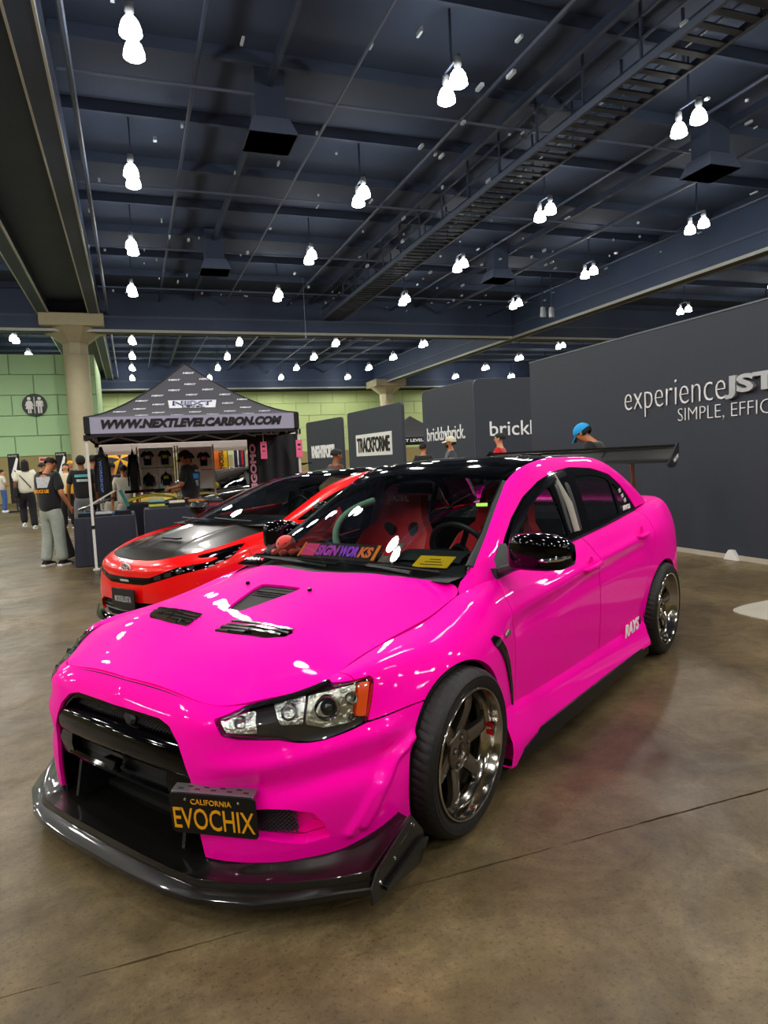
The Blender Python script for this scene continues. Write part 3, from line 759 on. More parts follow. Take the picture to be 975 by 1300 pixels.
# hood with its openings
P_scoop = [(-.225,-.045),(-.225,.045),(-.15,.074),(0,.122),(.05,.125),(.062,.10),(.068,0),(.062,-.10),(.05,-.125),(0,-.122),(-.15,-.074)]
P_vent = [(-.40,.082),(-.345,.098),(-.33,.20),(-.30,.40),(-.305,.43),(-.345,.425),(-.385,.36),(-.40,.20)]
seam0 = grid_surface(CW, 16, 2)[:int(9.2 * 16), 0, :2]
P_hood = [tuple(p) for p in seam0 if p[0] < .385] + [(.418, .705), (.447, .675), (.458, .64), (.405, .545), (.335, .40), (.285, .2), (.27, 0), (.27, -.3), (-.735, -.3)]
hood = keep(SH, P2(P_hood, 'xy', .0045), P2(P_scoop, 'xy', 0, True), P2(P_vent, 'xy', 0, True))
part_mesh('hood', hood, M_pink, car, .025, both=True)
part_mesh('cowl', keep(SH, P2([(.27,-1),(.27,0),(.285,.2),(.335,.40),(.405,.545),(.47,.65),(.47,1),(2,1),(2,-1)], 'xy', -.01)), M_trim, car, .01, both=True).location.z = -.02

# cabin shell
nG = grid_surface(CG, 9, 9); nu, nv, _ = nG.shape
VR = np.tile(np.arange(nv) / 9.0, (nu, 1)).reshape(-1)      # 0 centre .. 4 gutter .. 9 belt
UR = np.repeat(np.arange(nu) / 9.0, nv)
def keep_uv(S, fuv, *fs):
    """clip by functions of (u, v, V): the parameters ride along as extra columns"""
    V, N, T = S
    A = np.concatenate([V, UR[:, None], VR[:, None]], 1)
    N5 = np.concatenate([N, np.zeros((len(N), 2))], 1)
    for f in (fuv,) + fs: A, N5, T = clip(A, N5, T, (lambda q: (lambda X: f(X)))(f)); 
    N3 = N5[:, :3]; N3 = N3 / (np.linalg.norm(N3, axis=1, keepdims=True) + 1e-12)
    return A[:, :3], N3, T
P_win = [(.70,.862),(.877,1.004),(1.01,1.084),(1.204,1.176),(1.413,1.25),(1.605,1.29),(1.866,1.307),(2.174,1.289),(2.401,1.241),(2.53,1.157),(2.62,1.06),(2.672,.992),(2.672,.90),(.70,.80)]
side = lambda f: (lambda X: f(X[:, :3]))
v_lt = lambda v: (lambda X: X[:, 4] - v)
v_gt = lambda v: (lambda X: v - X[:, 4])
u_lt = lambda u: (lambda X: X[:, 3] - u)
u_gt = lambda u: (lambda X: u - X[:, 3])
roof = keep_uv(SG, v_lt(3.93), u_gt(3.08), u_lt(7.9)); part_mesh('roof', roof, M_gloss, car, .02, both=True)
screen = keep_uv(SG, v_lt(3.86), u_lt(3.06)); wind = part_mesh('windscreen', screen, M_glass, car, 0, both=True)
rearg = keep_uv(SG, v_lt(3.7), u_gt(7.93)); part_mesh('rear_screen', rearg, M_glass_dark, car, 0, both=True)
rail = keep_uv(SG, v_gt(3.95), side(P2(P_win, 'xz', GAP, True)), lambda X: .012 - X[:, 2] + np.interp(X[:, 0], [0, .54, .8, 1.22, 1.45, 1.7, 2.05, 2.35, 2.6, 2.78, 2.95], [.86, .86, .858, .89, .905, .92, .942, .964, .982, .998, 1.0]))
sided('roof_rail', rail, M_pink, car, .02)
for nm_, S_ in (('rail_lining', rail), ('quarter_lining', keep(quart, z_gt(.5))), ('deck_lining', keep(SK, x_gt(2.8)))):
    V_, N_, T_ = push(S_, -.022); sided(nm_, (V_, -N_, T_[:, ::-1]), mat('cabin_trim', '1f2427', .7), car, 0)
# ---------------------------------------------------------------- sedan: lamps, grille, vents, lip, glazing, wheels
def carpt(p): return (p[0], -p[1], p[2])
class CB(MB):
    """shape builder in the car's own axes (y to the car's left)"""
    def build(s, name, m, parent=None, mirror_too=False, **k):
        v0, f0 = s.v, s.f
        s.v = [(x, -y, z) for x, y, z in v0]; s.f = [f[::-1] for f in f0]
        a = MB.build(s, name, m, parent, **k)
        if mirror_too:
            s.v = [(x, y, z) for x, y, z in v0]; s.f = f0
            MB.build(s, name, m, parent, **k)
        return a
def near_normal(S, p):
    V, N, T = S; i = ((V - np.array(p)) ** 2).sum(1).argmin(); return Vector(V[i]), Vector(N[i])

# inner structure that blocks the view through the body
for s in (1, -1):
    CB().lathe([(.0, .60 * s), (.36, .60 * s), (.36, .88 * s)], 20, (WHEEL_F[0], 0, WHEEL_F[1] + .01), 'y', 0, PI).build('wheel_well', M_under, car)
    CB().lathe([(.0, .60 * s), (.36, .60 * s), (.36, .88 * s)], 20, (WHEEL_R[0], 0, WHEEL_R[1] + .01), 'y', 0, PI).build('wheel_well', M_under, car)
    CB().box((-.31, .66 * s, .34), (.02, .36, .38)).box((.45, .72 * s, .40), (.02, .30, .5)).box((2.30, .72 * s, .4), (.02, .3, .5)).box((3.08, .70 * s, .38), (.02, .3, .4)).build('splash_guard', M_under, car)
    CB().box((1.4, .80 * s, .33), (1.85, .03, .34)).build('inner_sill', M_under, car)
CB().box((1.3, 0, .16), (3.9, 1.2, .03)).build('underbody', M_under, car)
CB().box((-.02, 0, .52), (.9, 1.16, .16)).build('engine_bay', M_under, car)
CB().box((.44, 0, .60), (.06, 1.5, .40)).build('firewall', M_under, car)
CB().box((-.56, 0, .37), (.04, .96, .50)).build('radiator_backing', M_under, car)

# black tube added under the hood gap, standing in for its shade
sm3 = grid_surface(CW, 16, 2)[:int(9.2 * 16), 0]
for s in (1, -1): CB().tube([(p[0], p[1] * s, p[2] - .010) for p in sm3[::3] if p[0] < .39], .0075, 6).build('hood_gap_shade', M_under, car)
# headlamps
for sgn, nm in ((1, 'left'), (-1, 'right')):
    mm = (lambda S: S) if sgn == 1 else mirror
    hl = empty('headlamp', parent=car)
    part_mesh('lamp_housing', mm(push(headl, -.026)), mat('lamp_bezel', '2c282b', .35, coat=.6), hl, 0)
    part_mesh('lens', mm(push(headl, .0008)), M_lens, hl, .012)
    inner = [(-.222,.611),(-.195,.578),(-.12,.572),(-.055,.572),(-.062,.611),(-.058,.640),(-.15,.630)]
    part_mesh('turn_lamp', mm(push(keep(headl, P2(inner, 'dz')), -.012)), M_refl, hl, .02)
    amb = [(.394,.588),(.440,.582),(.474,.684),(.417,.686)]
    part_mesh('amber_reflector', mm(push(keep(headl, P2(amb, 'dz')), -.008)), M_amber, hl, .02)
    hb = [(.05,.592),(.150,.588),(.163,.674),(.018,.655)]
    part_mesh('high_beam_bowl', mm(push(keep(headl, P2(hb, 'dz')), -.016)), M_refl, hl, .02)
    prj = [(.162,.586),(.245,.570),(.375,.574),(.410,.687),(.30,.687),(.176,.672)]
    part_mesh('projector_shroud', mm(push(keep(headl, P2(prj, 'dz')), -.016)), mat('satin_silver', 'c4c4b8', .28, .9, bump=.8, bscale=45), hl, .02)
    for c, r, bulb in (((-.511, .766, .629), .041, True), ((-.430, .806, .640), .022, False), ((-.598, .687, .627), .027, False), ((-.707, .578, .607), .019, False), ((-.446, .82, .586), .012, False)):
        p, n = near_normal(headl, c); n = Vector((-.80, .55, .18)).normalized()
        q = Vector(carpt(p + n * -.024)); nn = Vector(carpt(n))
        if sgn < 0: q.y *= -1; nn.y *= -1
        rot = nn.to_track_quat('Z', 'Y').to_euler()
        MB().lathe([(r * .62, .006), (r * .72, .014), (r * .95, .020), (r, .012), (r * 1.02, -.01)], 24).build('lamp_ring', M_chrome, hl, q, rot, smooth=True)
        if bulb: MB().lathe([(0, .020), (r * .3, .0185), (r * .55, .012), (r * .66, .0), (r * .66, -.01)], 24).build('projector_lens', mat('projector_glass', '20242a', .02, coat=1.0), hl, q, rot, smooth=True)
        else: MB().lathe([(0, -.008), (r * .4, -.004), (r * .7, .008)], 16).build('reflector', M_chrome, hl, q, rot, smooth=True)

# grille
fr = keep(SW, lambda V: np.where(V[:, 0] < -.5, P2(P_grille, 'yz', -.001)(V), 1), lambda V: np.where(V[:, 0] < -.5, P2(P_grille, 'yz', -.018, True)(V), 1), z_gt(.15))
gr = empty('grille', parent=car)
part_mesh('grille_surround', push(fr, -.012), M_gloss, gr, .09, both=True)
def mesh_lattice(y0, y1, z0, z1, x, pitch, w):
    b = CB()
    for k in range(int((y1 - y0 + z1 - z0) / pitch) + 1):
        for s in (1, -1):
            a = y0 - (z1 - z0) + k * pitch if s == 1 else y0 + k * pitch
            pa, pb = (a, z0), (a + s * (z1 - z0), z1)
            ya, yb = max(y0, min(pa[0], pb[0])), min(y1, max(pa[0], pb[0]))
            if yb - ya < .002: continue
            za = pa[1] + (ya - pa[0]) * s; zb = pa[1] + (yb - pa[0]) * s
            b.bar((x(ya), ya, za), (x(yb), yb, zb), w, w, up=(1, 0, 0))
    return b
xg = lambda y: -.755 + .10 * y * y
mesh_lattice(-.38, .38, .495, .585, xg, .016, .0035).build('upper_mesh', mat('mesh_black', '2c2c30', .5), gr, kind='stuff')
CB().sheet([[(xg(y) + .02, y, .46), (xg(y) + .02, y, .60)] for y in np.linspace(-.42, .42, 9)]).build('mesh_backing', M_dark, gr)
CB().lathe([(0, -.012), (.022, -.010), (.035, 0), (.022, .01)], 6, (-.765, .06, .545), 'x').build('emblem_mount', mat('mesh_black', '2c2c30', .5), gr)
def barx(y): return -.806 + .02 * abs(y) + .26 * abs(y) ** 3
def loft_bar(prof, ys):
    b = CB(); n = len(prof)
    V = [(barx(y) + dx, y, z + .012 * math.cos(y * 3.4)) for y in ys for dx, z in prof]
    F = [(i * n + j, i * n + (j + 1) % n, (i + 1) * n + (j + 1) % n, (i + 1) * n + j) for i in range(len(ys) - 1) for j in range(n)]
    F += [tuple(range(n - 1, -1, -1)), tuple((len(ys) - 1) * n + j for j in range(n))]
    return b.add(V, F)
ysb = np.linspace(-.425, .425, 25)
bb = loft_bar([(.08, .520), (.018, .512), (-.004, .495), (-.012, .465), (-.010, .43), (.004, .408), (.05, .40), (.08, .40)], ysb).build('bumper_bar', M_gloss, gr, smooth=True)
loft_bar([(.06, .352), (.004, .350), (-.004, .338), (.004, .322), (.06, .315)], np.linspace(-.33, .33, 21)).build('lower_bar', M_gloss, bb, smooth=True)
for s in (1, -1):
    loft_bar([(.06, .43), (.002, .43), (-.006, .38), (.004, .325), (.06, .315)], np.linspace(.30 * s, .415 * s, 5)[::s]).build('bar_end', M_gloss, bb, smooth=True)
CB().sheet([[(barx(y) + .035, y, .34), (barx(y) + .035, y, .43)] for y in np.linspace(-.34, .34, 15)]).build('recess_panel', mat('satin_black', '0c0c0e', .35), bb)
CB().prism([(-.04, .40), (.04, .40), (.03, .375), (.012, .36), (-.012, .36), (-.03, .375)], -.822, -.79, 'x').build('emblem', M_gloss, gr, bevel=.004)
for k in range(9):
    CB().box((-.60, 0, .17 + .021 * k), (.05, .62, .009)).build('cooler_fin', mat('cooler_black', '101012', .4, .4), gr)
for y in (-.33, .34): CB().prism([(-.78, .16), (-.60, .16), (-.60, .36), (-.74, .36)], y - .008, y + .008, 'y').build('duct_plate', M_trim, gr)
# fog ducts
fz = keep(SW, lambda V: np.where(V[:, 0] < -.45, P2(P_fog, 'yz', .002)(V), 1))
sided('duct_floor', push(fz, -.05), M_pink, car, 0)
fz2 = keep(SW, lambda V: np.where(V[:, 0] < -.45, P2([(.575,.33),(.67,.335),(.715,.325),(.735,.25),(.72,.24),(.575,.262)], 'yz')(V), 1))
sided('duct_opening', push(fz2, -.044), M_dark, car, 0)
lt = mesh_lattice(.585, .715, .25, .325, lambda y: -.665 + .55 * (y - .62), .013, .003); lt.build('duct_mesh', mat('mesh_black', '2c2c30', .5), car, mirror_too=True, kind='stuff')

# front lip
A = [(-.64,0,.155),(-.64,.2,.155),(-.66,.40,.157),(-.745,.47,.170),(-.685,.62,.178),(-.59,.73,.185),(-.50,.805,.193),(-.43,.85,.215),(-.33,.895,.243)]
Rg = [(-.858,0,.138),(-.857,.2,.138),(-.851,.36,.137),(-.838,.485,.136),(-.78,.61,.136),(-.69,.75,.138),(-.60,.85,.141),(-.53,.932,.155),(-.335,.95,.247)]
D = [(-.908,0,.098),(-.907,.2,.098),(-.897,.39,.098),(-.874,.50,.098),(-.79,.69,.098),(-.70,.79,.10),(-.612,.87,.102),(-.548,.942,.106),(-.325,.955,.232)]
def lip_rows(sg):
    rows = []
    ts = np.arange(9.); tq = sub_knots(ts, 4)
    ev = lambda Q: np.array([[np.interp(t, ts, np.array(Q)[:, k]) for k in range(3)] for t in tq])
    a, r, d = ev(A), ev(Rg), ev(D)
    for i in range(len(tq)):
        o = (d[i] - r[i]) * np.array([1, 1, 0]); o = o / (np.linalg.norm(o) + 1e-9)
        mid = a[i] * .5 + r[i] * .5 - np.array([0, 0, .006])
        rows.append([a[i] - np.array([-.02, 0, .03]), a[i], mid, r[i] - o * .012 + np.array([0, 0, -.001]), r[i], r[i] + o * .004 - np.array([0, 0, .006]), r[i] + o * .006 - np.array([0, 0, .024]), r[i] + o * .016 - np.array([0, 0, .026]),
                     d[i] - o * .006 + np.array([0, 0, .004]), d[i], d[i] - np.array([0, 0, .018]), d[i] - o * .03 - np.array([0, 0, .034]), a[i] * np.array([1, 1, 0]) + np.array([.05, 0, .066])])
    return [[(p[0], p[1] * sg, p[2]) for p in row] for row in rows]
lp = lip_rows(1); full = [[(p[0], -p[1], p[2]) for p in row] for row in lp[:0:-1]] + lp
lip = CB().sheet(full).build('front_lip', M_carbon, car, smooth=True, sharp=R(35))
for s in (1, -1):
    CB().prism([(-.556,.062),(-.556,.112),(-.525,.158),(-.338,.252),(-.278,.176),(-.258,.118),(-.297,.070)], .948 * s, .957 * s, 'y').build('lip_end_plate', M_carbon, lip, bevel=.002)
    CB().prism([(-.50,.085),(-.50,.100),(-.30,.162),(-.265,.150),(-.275,.135)], .957 * s, .972 * s, 'y').build('canard', M_carbon, lip, bevel=.002)
    for x, z in ((-.515,.118),(-.44,.158),(-.335,.218)): CB().lathe([(0, .006 * s), (.005, .005 * s), (.007, 0)], 8, (x, .957 * s, z), 'y').build('bolt', M_chrome, lip, smooth=True)

# registration plate on a turned bracket
pt = empty('number_plate', parent=car)
pn = Vector((.50957, .8604, 0)); pr = Vector((math.cos(R(-30.8)), math.sin(R(-30.8)), 0)); pu = Vector((0, 0, 1))
loc_dir = lambda v: Vector((v.x * xh[0] + v.y * xh[1], -(v.x * yh[0] + v.y * yh[1]), v.z))
pr, pn = loc_dir(pr), loc_dir(pn)
tl, ro = R(-9.8), R(-2.2)
pu2 = pu * math.cos(tl) + pn * math.sin(tl); r2 = pr * math.cos(ro) + pu2 * math.sin(ro); u2 = pu2 * math.cos(ro) - pr * math.sin(ro)
pc = Vector(carpt((-.785, .521, .328)))
Mp = Matrix((r2, u2, r2.cross(u2))).transposed().to_4x4(); Mp.translation = pc; pt.matrix_local = Mp
pl_ = []
for cx, cy, a in ((.128, -.058, -90), (.128, .058, 0), (-.128, .058, 90), (-.128, -.058, 180)):
    for i in range(4): t = R(a + 30 * i); pl_.append((cx + .015 * math.cos(t), cy + .015 * math.sin(t)))
MB().prism(pl_, -.004, .003).build('plate', M_plate, pt, bevel=.0015)
MB().box((-.002, .068, -.026), (.272, .012, .044)).build('bracket_top', mat('brushed_bracket', '8b8a8c', .3, .8), pt, bevel=.003)
MB().box((0, .0, -.030), (.18, .09, .04)).box((.02, -.05, -.10), (.05, .03, .16)).build('bracket', M_trim, pt)
for k in range(9): MB().box((-.11 + .027 * k, .0743, -.020 - .012 * (k % 2)), (.017, .001, .005)).build('bracket_slot', M_dark, pt)
text('plate_number', 'EVOCHIX', M_yel, pt, (0, -.016, .0035), (1, 0, 0), (0, 1, 0), .268, .076, .002, bold=.004, label='yellow plate number')
text('plate_state', 'CALIFORNIA', M_yel, pt, (-.004, .046, .0035), (1, 0, 0), (0, 1, 0), .135, .019, .002, bold=.006)
for x in (-.088, .088): MB().lathe([(0, .006), (.004, .005), (.005, .002)], 8).build('screw', M_chrome, pt, (x, .054, .002))

# hood inserts
def hz(x, y):
    V = SH[0]; i = ((V[:, 0] - x) ** 2 + (V[:, 1] - abs(y)) ** 2).argmin(); return V[i, 2]
sc = empty('hood_scoop', parent=car)
part_mesh('scoop_panel', push(keep(SH, P2(P_scoop, 'xy', .001)), -.010), mat('scoop_black', '0a0a0b', .55, spec=.15), sc, .0, both=True)
CB().prism([(.028, -.118), (.062, -.105), (.066, 0), (.062, .105), (.028, .118), (.032, 0)], .848, .852).build('scoop_mouth', M_dark, sc)
for k in range(3):
    CB().box((-.05 + .02 * k, 0, hz(-.05 + .02 * k, 0) - .008), (.003, .16 + .014 * k, .003)).build('louvre_line', M_gloss, sc)
for s in (1, -1):
    hv = empty('hood_vent', parent=car)
    mm = (lambda S: S) if s == 1 else mirror
    part_mesh('vent_tray', mm(push(keep(SH, P2(P_vent, 'xy', .002)), -.022)), M_dark, hv, .0)
    for k in range(4):
        x = -.388 + .024 * k; ya = .085 + .004 * k; yb = [.24, .40, .42, .42][k]; yb = min(yb, .345 + .03 * k) if k == 0 else yb
        for y0, y1 in ((ya, (ya + yb) / 2 - .004), ((ya + yb) / 2 + .004, yb)):
            b = CB(); n = 6
            rows = []
            for i in range(n + 1):
                y = y0 + (y1 - y0) * i / n; xx = x + .018 * (y - .08) / .34
                z = hz(xx, y)
                rows.append([(xx + .006, y * s, z + .006), (xx - .005, y * s, z + .003), (xx - .009, y * s, z - .014)])
            b.sheet(rows, .003); b.build('slat', mat('slat_black', '0a0a0b', .18, coat=1.0, coat_rough=.12), hv, smooth=True)
for s in (1, -1):
    CB().ball((.03, .196 * s, .868), (.012, .010, .008), 10, 6).build('washer_jet', M_gloss, car, smooth=True)

# fender vent, badge, handles, decals
P_fv = [(.318,.672),(.345,.680),(.395,.660),(.45,.605),(.498,.530),(.532,.43),(.562,.31),(.552,.305),(.520,.385),(.478,.475),(.432,.552),(.375,.612),(.330,.648)]
fvp = keep(SW, lambda V: np.where(V[:, 2] < .75, P2(P_fv, 'xz')(V), 1), x_lt(.57))
a, b = sided('fender_vent', push(fvp, .005), M_gloss, car, .012)
for o_, s in ((a, 1), (b, -1)):
    part_mesh('vent_slot', (lambda S: S if s == 1 else mirror(S))(push(keep(SW, P2([(.37,.640),(.42,.60),(.47,.53),(.50,.46),(.525,.38),(.50,.43),(.455,.52),(.41,.585)], 'xz'), z_lt(.7)), .0062)), M_dark, o_, 0)
bdg = keep(SW, lambda V: np.where(V[:, 2] < .75, P2([(.445,.650),(.47,.640),(.525,.648),(.515,.664),(.49,.672),(.455,.664)], 'xz')(V), 1))
sided('fender_badge', push(bdg, .006), M_chrome, car, .008)
FOLD = Vector((.70, .755, 0))
def handle(x0, x1, z0, z1, y):
    for s in (1, -1):
        pts = [(x0, y * s, z0), (x0 + .02, (y + .022) * s, z0), ((x0 + x1) / 2, (y + .032) * s, (z0 + z1) / 2), (x1 - .02, (y + .024) * s, z1), (x1, y * s, z1)]
        CB().tube(pts, [.008, .013, .015, .014, .009], 10).build('door_handle', M_pink, doors1[0 if s == 1 else 1] if x0 < 2 else doors2[0 if s == 1 else 1], smooth=True)
        CB().lathe([(0, (y + .003) * s), (.035, (y + .0035) * s)], 18, ((x0 + x1) / 2, 0, (z0 + z1) / 2 + .02), 'y').build('handle_cup', M_pink, doors1[0 if s == 1 else 1] if x0 < 2 else doors2[0 if s == 1 else 1])
handle(1.395, 1.63, .775, .788, .860); handle(2.265, 2.44, .85, .858, .868)
dt = empty('door_decal', parent=doors2[0])
dl = text('decal_lettering', 'RAYS', M_letter, dt, carpt((2.125, .876, .312)), (1, 0, .03), (0, 0, 1), .26, .078, .003, bold=.035, shear=.25, label='white slanted maker lettering')

# side skirts
for s in (1, -1):
    rows = []
    for x, ymul, zt in ((.425, 1.03, .33), (.46, 1.035, .325), (.56, 1.02, .31), (.75, 1.0, .295), (1.2, .995, .29), (1.7, .995, .285), (2.1, 1.0, .285), (2.25, 1.005, .29), (2.36, 1.01, .30)):
        zb = .098 if x < .5 else (.13 if x < .6 else .152)
        rows.append([(x, .835 * s * ymul, zt + .03), (x, .862 * s * ymul, zt), (x, .875 * s * ymul, zt - .03), (x, .884 * s * ymul, zt - .07), (x, .903 * s * ymul, zt - .12), (x, .905 * s * ymul, max(zb, zt - .16)), (x, .895 * s * ymul, zb), (x, .80 * s, zb)])
    sk = CB().sheet(rows).build('side_skirt', M_pink, car, smooth=True, sharp=R(50))
    CB().prism([(.418, .085), (.44, .10), (.60, .122), (.69, .155), (.75, .165), (2.34, .165), (2.34, .10), (.50, .078)], .78 * s, .908 * s, 'y').build('skirt_blade', mat('satin_black', '0c0c0e', .35), sk, bevel=.004)

# windows and pillars (left and right)
P_gf = [(.80,.90),(.90,.965),(1.05,1.068),(1.22,1.143),(1.36,1.19),(1.495,1.215),(1.515,.945),(1.2,.922),(.85,.900)]
P_gr = [(1.855,1.252),(2.10,1.252),(2.24,1.238),(2.355,1.206),(2.345,.992),(2.1,.975),(1.845,.958)]
P_gq = [(2.378,1.196),(2.44,1.155),(2.53,1.075),(2.615,1.015),(2.60,1.004),(2.395,.996)]
beltz = lambda X: np.interp(X[:, 0], [.54, .8, 1.22, 1.45, 1.7, 2.05, 2.35, 2.6, 2.78], [.865, .856, .886, .902, .918, .940, .962, .980, .994])
wf_ = side(P2(P_win, 'xz', -.002)); cut3 = [side(P2(q, 'xz', 0, True)) for q in (P_gf, P_gr, P_gq)]
trim = keep_uv(SG, v_gt(3.9), wf_, *cut3, lambda X: beltz(X) + .0 - X[:, 2])
sided('window_surround', push(trim, -.004), M_gloss, car, .015)
for q in (P_gf, P_gr, P_gq):
    g = keep_uv(SG, v_gt(3.9), side(P2(q, 'xz', .004)))
    sided('side_window', push(g, -.008), M_glass_side if q is P_gf else M_glass_dark, car, 0)
vis = keep_uv(SG, v_gt(3.9), side(P2([(.88,.985),(1.01,1.075),(1.205,1.168),(1.41,1.243),(1.6,1.283),(1.76,1.295),(1.76,1.262),(1.6,1.245),(1.41,1.20),(1.205,1.122),(1.02,1.03),(.90,.955)], 'xz')))
sided('rain_visor', push(vis, .008), mat('smoked_visor', '08080a', .08, coat=1), car, .01)
belt = keep_uv(SG, v_gt(5), side(P2([(.72,.862),(1.0,.882),(1.5,.918),(2.1,.956),(2.67,.996),(2.67,.982),(2.1,.942),(1.5,.902),(1.0,.866),(.72,.85)], 'xz')))
sided('belt_moulding', push(belt, .006), M_trim, car, .012)
for x0, x1, nm in ((1.53, 1.56, 0), (1.66, 1.70, 0)):
    st = keep_uv(SG, v_gt(5), side(P2([(x0, .95), (x1, .955), (x1 + .035, 1.23), (x0 + .02, 1.225)], 'xz')))
    sided('pillar_strip', push(st, .003), mat('satin_pillar', '3a3c40', .3), car, .006)
mf = [(.625,.842),(.70,.905),(.82,.985),(.86,.975),(.84,.90),(.80,.866)]
for S_, tt in ((SG, 'G'),):
    q = keep_uv(SG, v_gt(3.5), side(P2(mf, 'xz')))
    sided('mirror_sail', push(q, .006), mat('sail_grey', '26282b', .5), car, .012)
text('window_decal', 'ARVOU', M_letter, car, carpt((2.50, .7305, 1.018)), (1, .05, .02), (0, .2, 1), .17, .032, .002, bold=.03, label='white lettering on rear quarter window')
for k, (x, z) in enumerate(((2.43, 1.135), (2.45, 1.10), (2.47, 1.07))):
    CB().prism([(x - .02, z), (x + .015, z + .012), (x + .03, z - .012), (x, z - .02)], .708 + .01 * k, .711 + .01 * k, 'y').build('window_sticker', mat('sticker_grey', ['c8c8d0', '70747e', '50545e'][k], .5), car)

# mirrors
for s in (1, -1):
    mr = empty('door_mirror', parent=car)
    if s < 0: mr.matrix_local = Matrix.Translation(FOLD) @ Matrix.Rotation(R(-75), 4, 'Z') @ Matrix.Translation(-FOLD)
    b = CB(); rows = []
    for i, (y, hx, h, cz, cx) in enumerate(((.842, .045, .045, .968, .66), (.850, .062, .066, .974, .655), (.88, .076, .078, .982, .65), (.95, .082, .081, .984, .65), (1.02, .080, .076, .980, .655), (1.075, .068, .064, .974, .668), (1.10, .048, .045, .968, .682), (1.108, .02, .02, .965, .69))):
        rows.append([(cx + hx * (math.copysign(abs(math.cos(t)) ** .55, math.cos(t))), y * s, cz + h * (math.copysign(abs(math.sin(t)) ** .55, math.sin(t)))) for t in np.linspace(0, 2 * PI, 21)])
    b.sheet(rows); b.add(rows[0][:-1], [tuple(range(20))])
    b.build('mirror_shell', M_gloss, mr, smooth=True, sharp=R(60))
    CB().tube([(.585, .975 * s, .955), (.578, 1.03 * s, .957), (.60, 1.075 * s, .962), (.65, 1.104 * s, .967)], [.006, .011, .013, .008], 8).build('turn_repeater', M_chrome, mr, smooth=True)
    CB().bar((.70, .77 * s, .885), (.66, .90 * s, .925), .10, .035).build('mirror_arm', mat('sail_grey', '26282b', .5), mr, bevel=.01)

# rear wing
wg = empty('rear_wing', parent=car)
def foil(t):
    a = R(30); c = .27
    top = [(0, 0), (.05, .028), (.2, .045), (.45, .045), (.75, .026), (1, .004)]; bot = [(.75, -.004), (.45, -.012), (.15, -.022)]
    pts = [(u * c, v * c * 1.0) for u, v in top + bot]
    return [(3.22 + x * math.cos(a) - z * math.sin(a), 1.283 + x * math.sin(a) * .82 + z * math.cos(a)) for x, z in pts]
n = 13; ys = np.linspace(-.80, .80, n); b = CB(); F0 = foil(0); k = len(F0)
b.add([(x, y, z) for y in ys for x, z in F0], [(i * k + j, i * k + (j + 1) % k, (i + 1) * k + (j + 1) % k, (i + 1) * k + j) for i in range(n - 1) for j in range(k)] + [tuple(range(k))[::-1], tuple((n - 1) * k + j for j in range(k))])
b.build('wing_plane', M_carbon, wg, smooth=True)
CB().box((3.445, 0, 1.405), (.012, 1.6, .02)).build('gurney_flap', M_carbon, wg)
for s in (1, -1):
    CB().prism([(3.19, 1.27), (3.24, 1.245), (3.38, 1.245), (3.50, 1.32), (3.50, 1.425), (3.46, 1.43), (3.30, 1.33)], .80 * s, .808 * s, 'y').build('end_plate', M_carbon, wg)
    CB().prism([(3.28, 1.03), (3.36, 1.03), (3.345, 1.30), (3.275, 1.30)], .508 * s, .520 * s, 'y').build('wing_strut', mat('bronze_strut', 'b07848', .25, .8, coat=.4), wg, bevel=.002)
    CB().box((3.32, .514 * s, 1.037), (.14, .06, .014)).build('strut_foot', M_gloss, wg, bevel=.003)
    CB().prism([(3.30, 1.335), (3.38, 1.385), (3.42, 1.385), (3.34, 1.34)], .28 * s - .006, .28 * s + .006, 'y').build('foil_bracket', M_chrome, wg)
text('wing_lettering', 'VOLTEX', M_letter, wg, carpt((3.40, .812, 1.31)), (1, 0, .35), (-.3, 0, 1), .13, .03, .002, bold=.02)

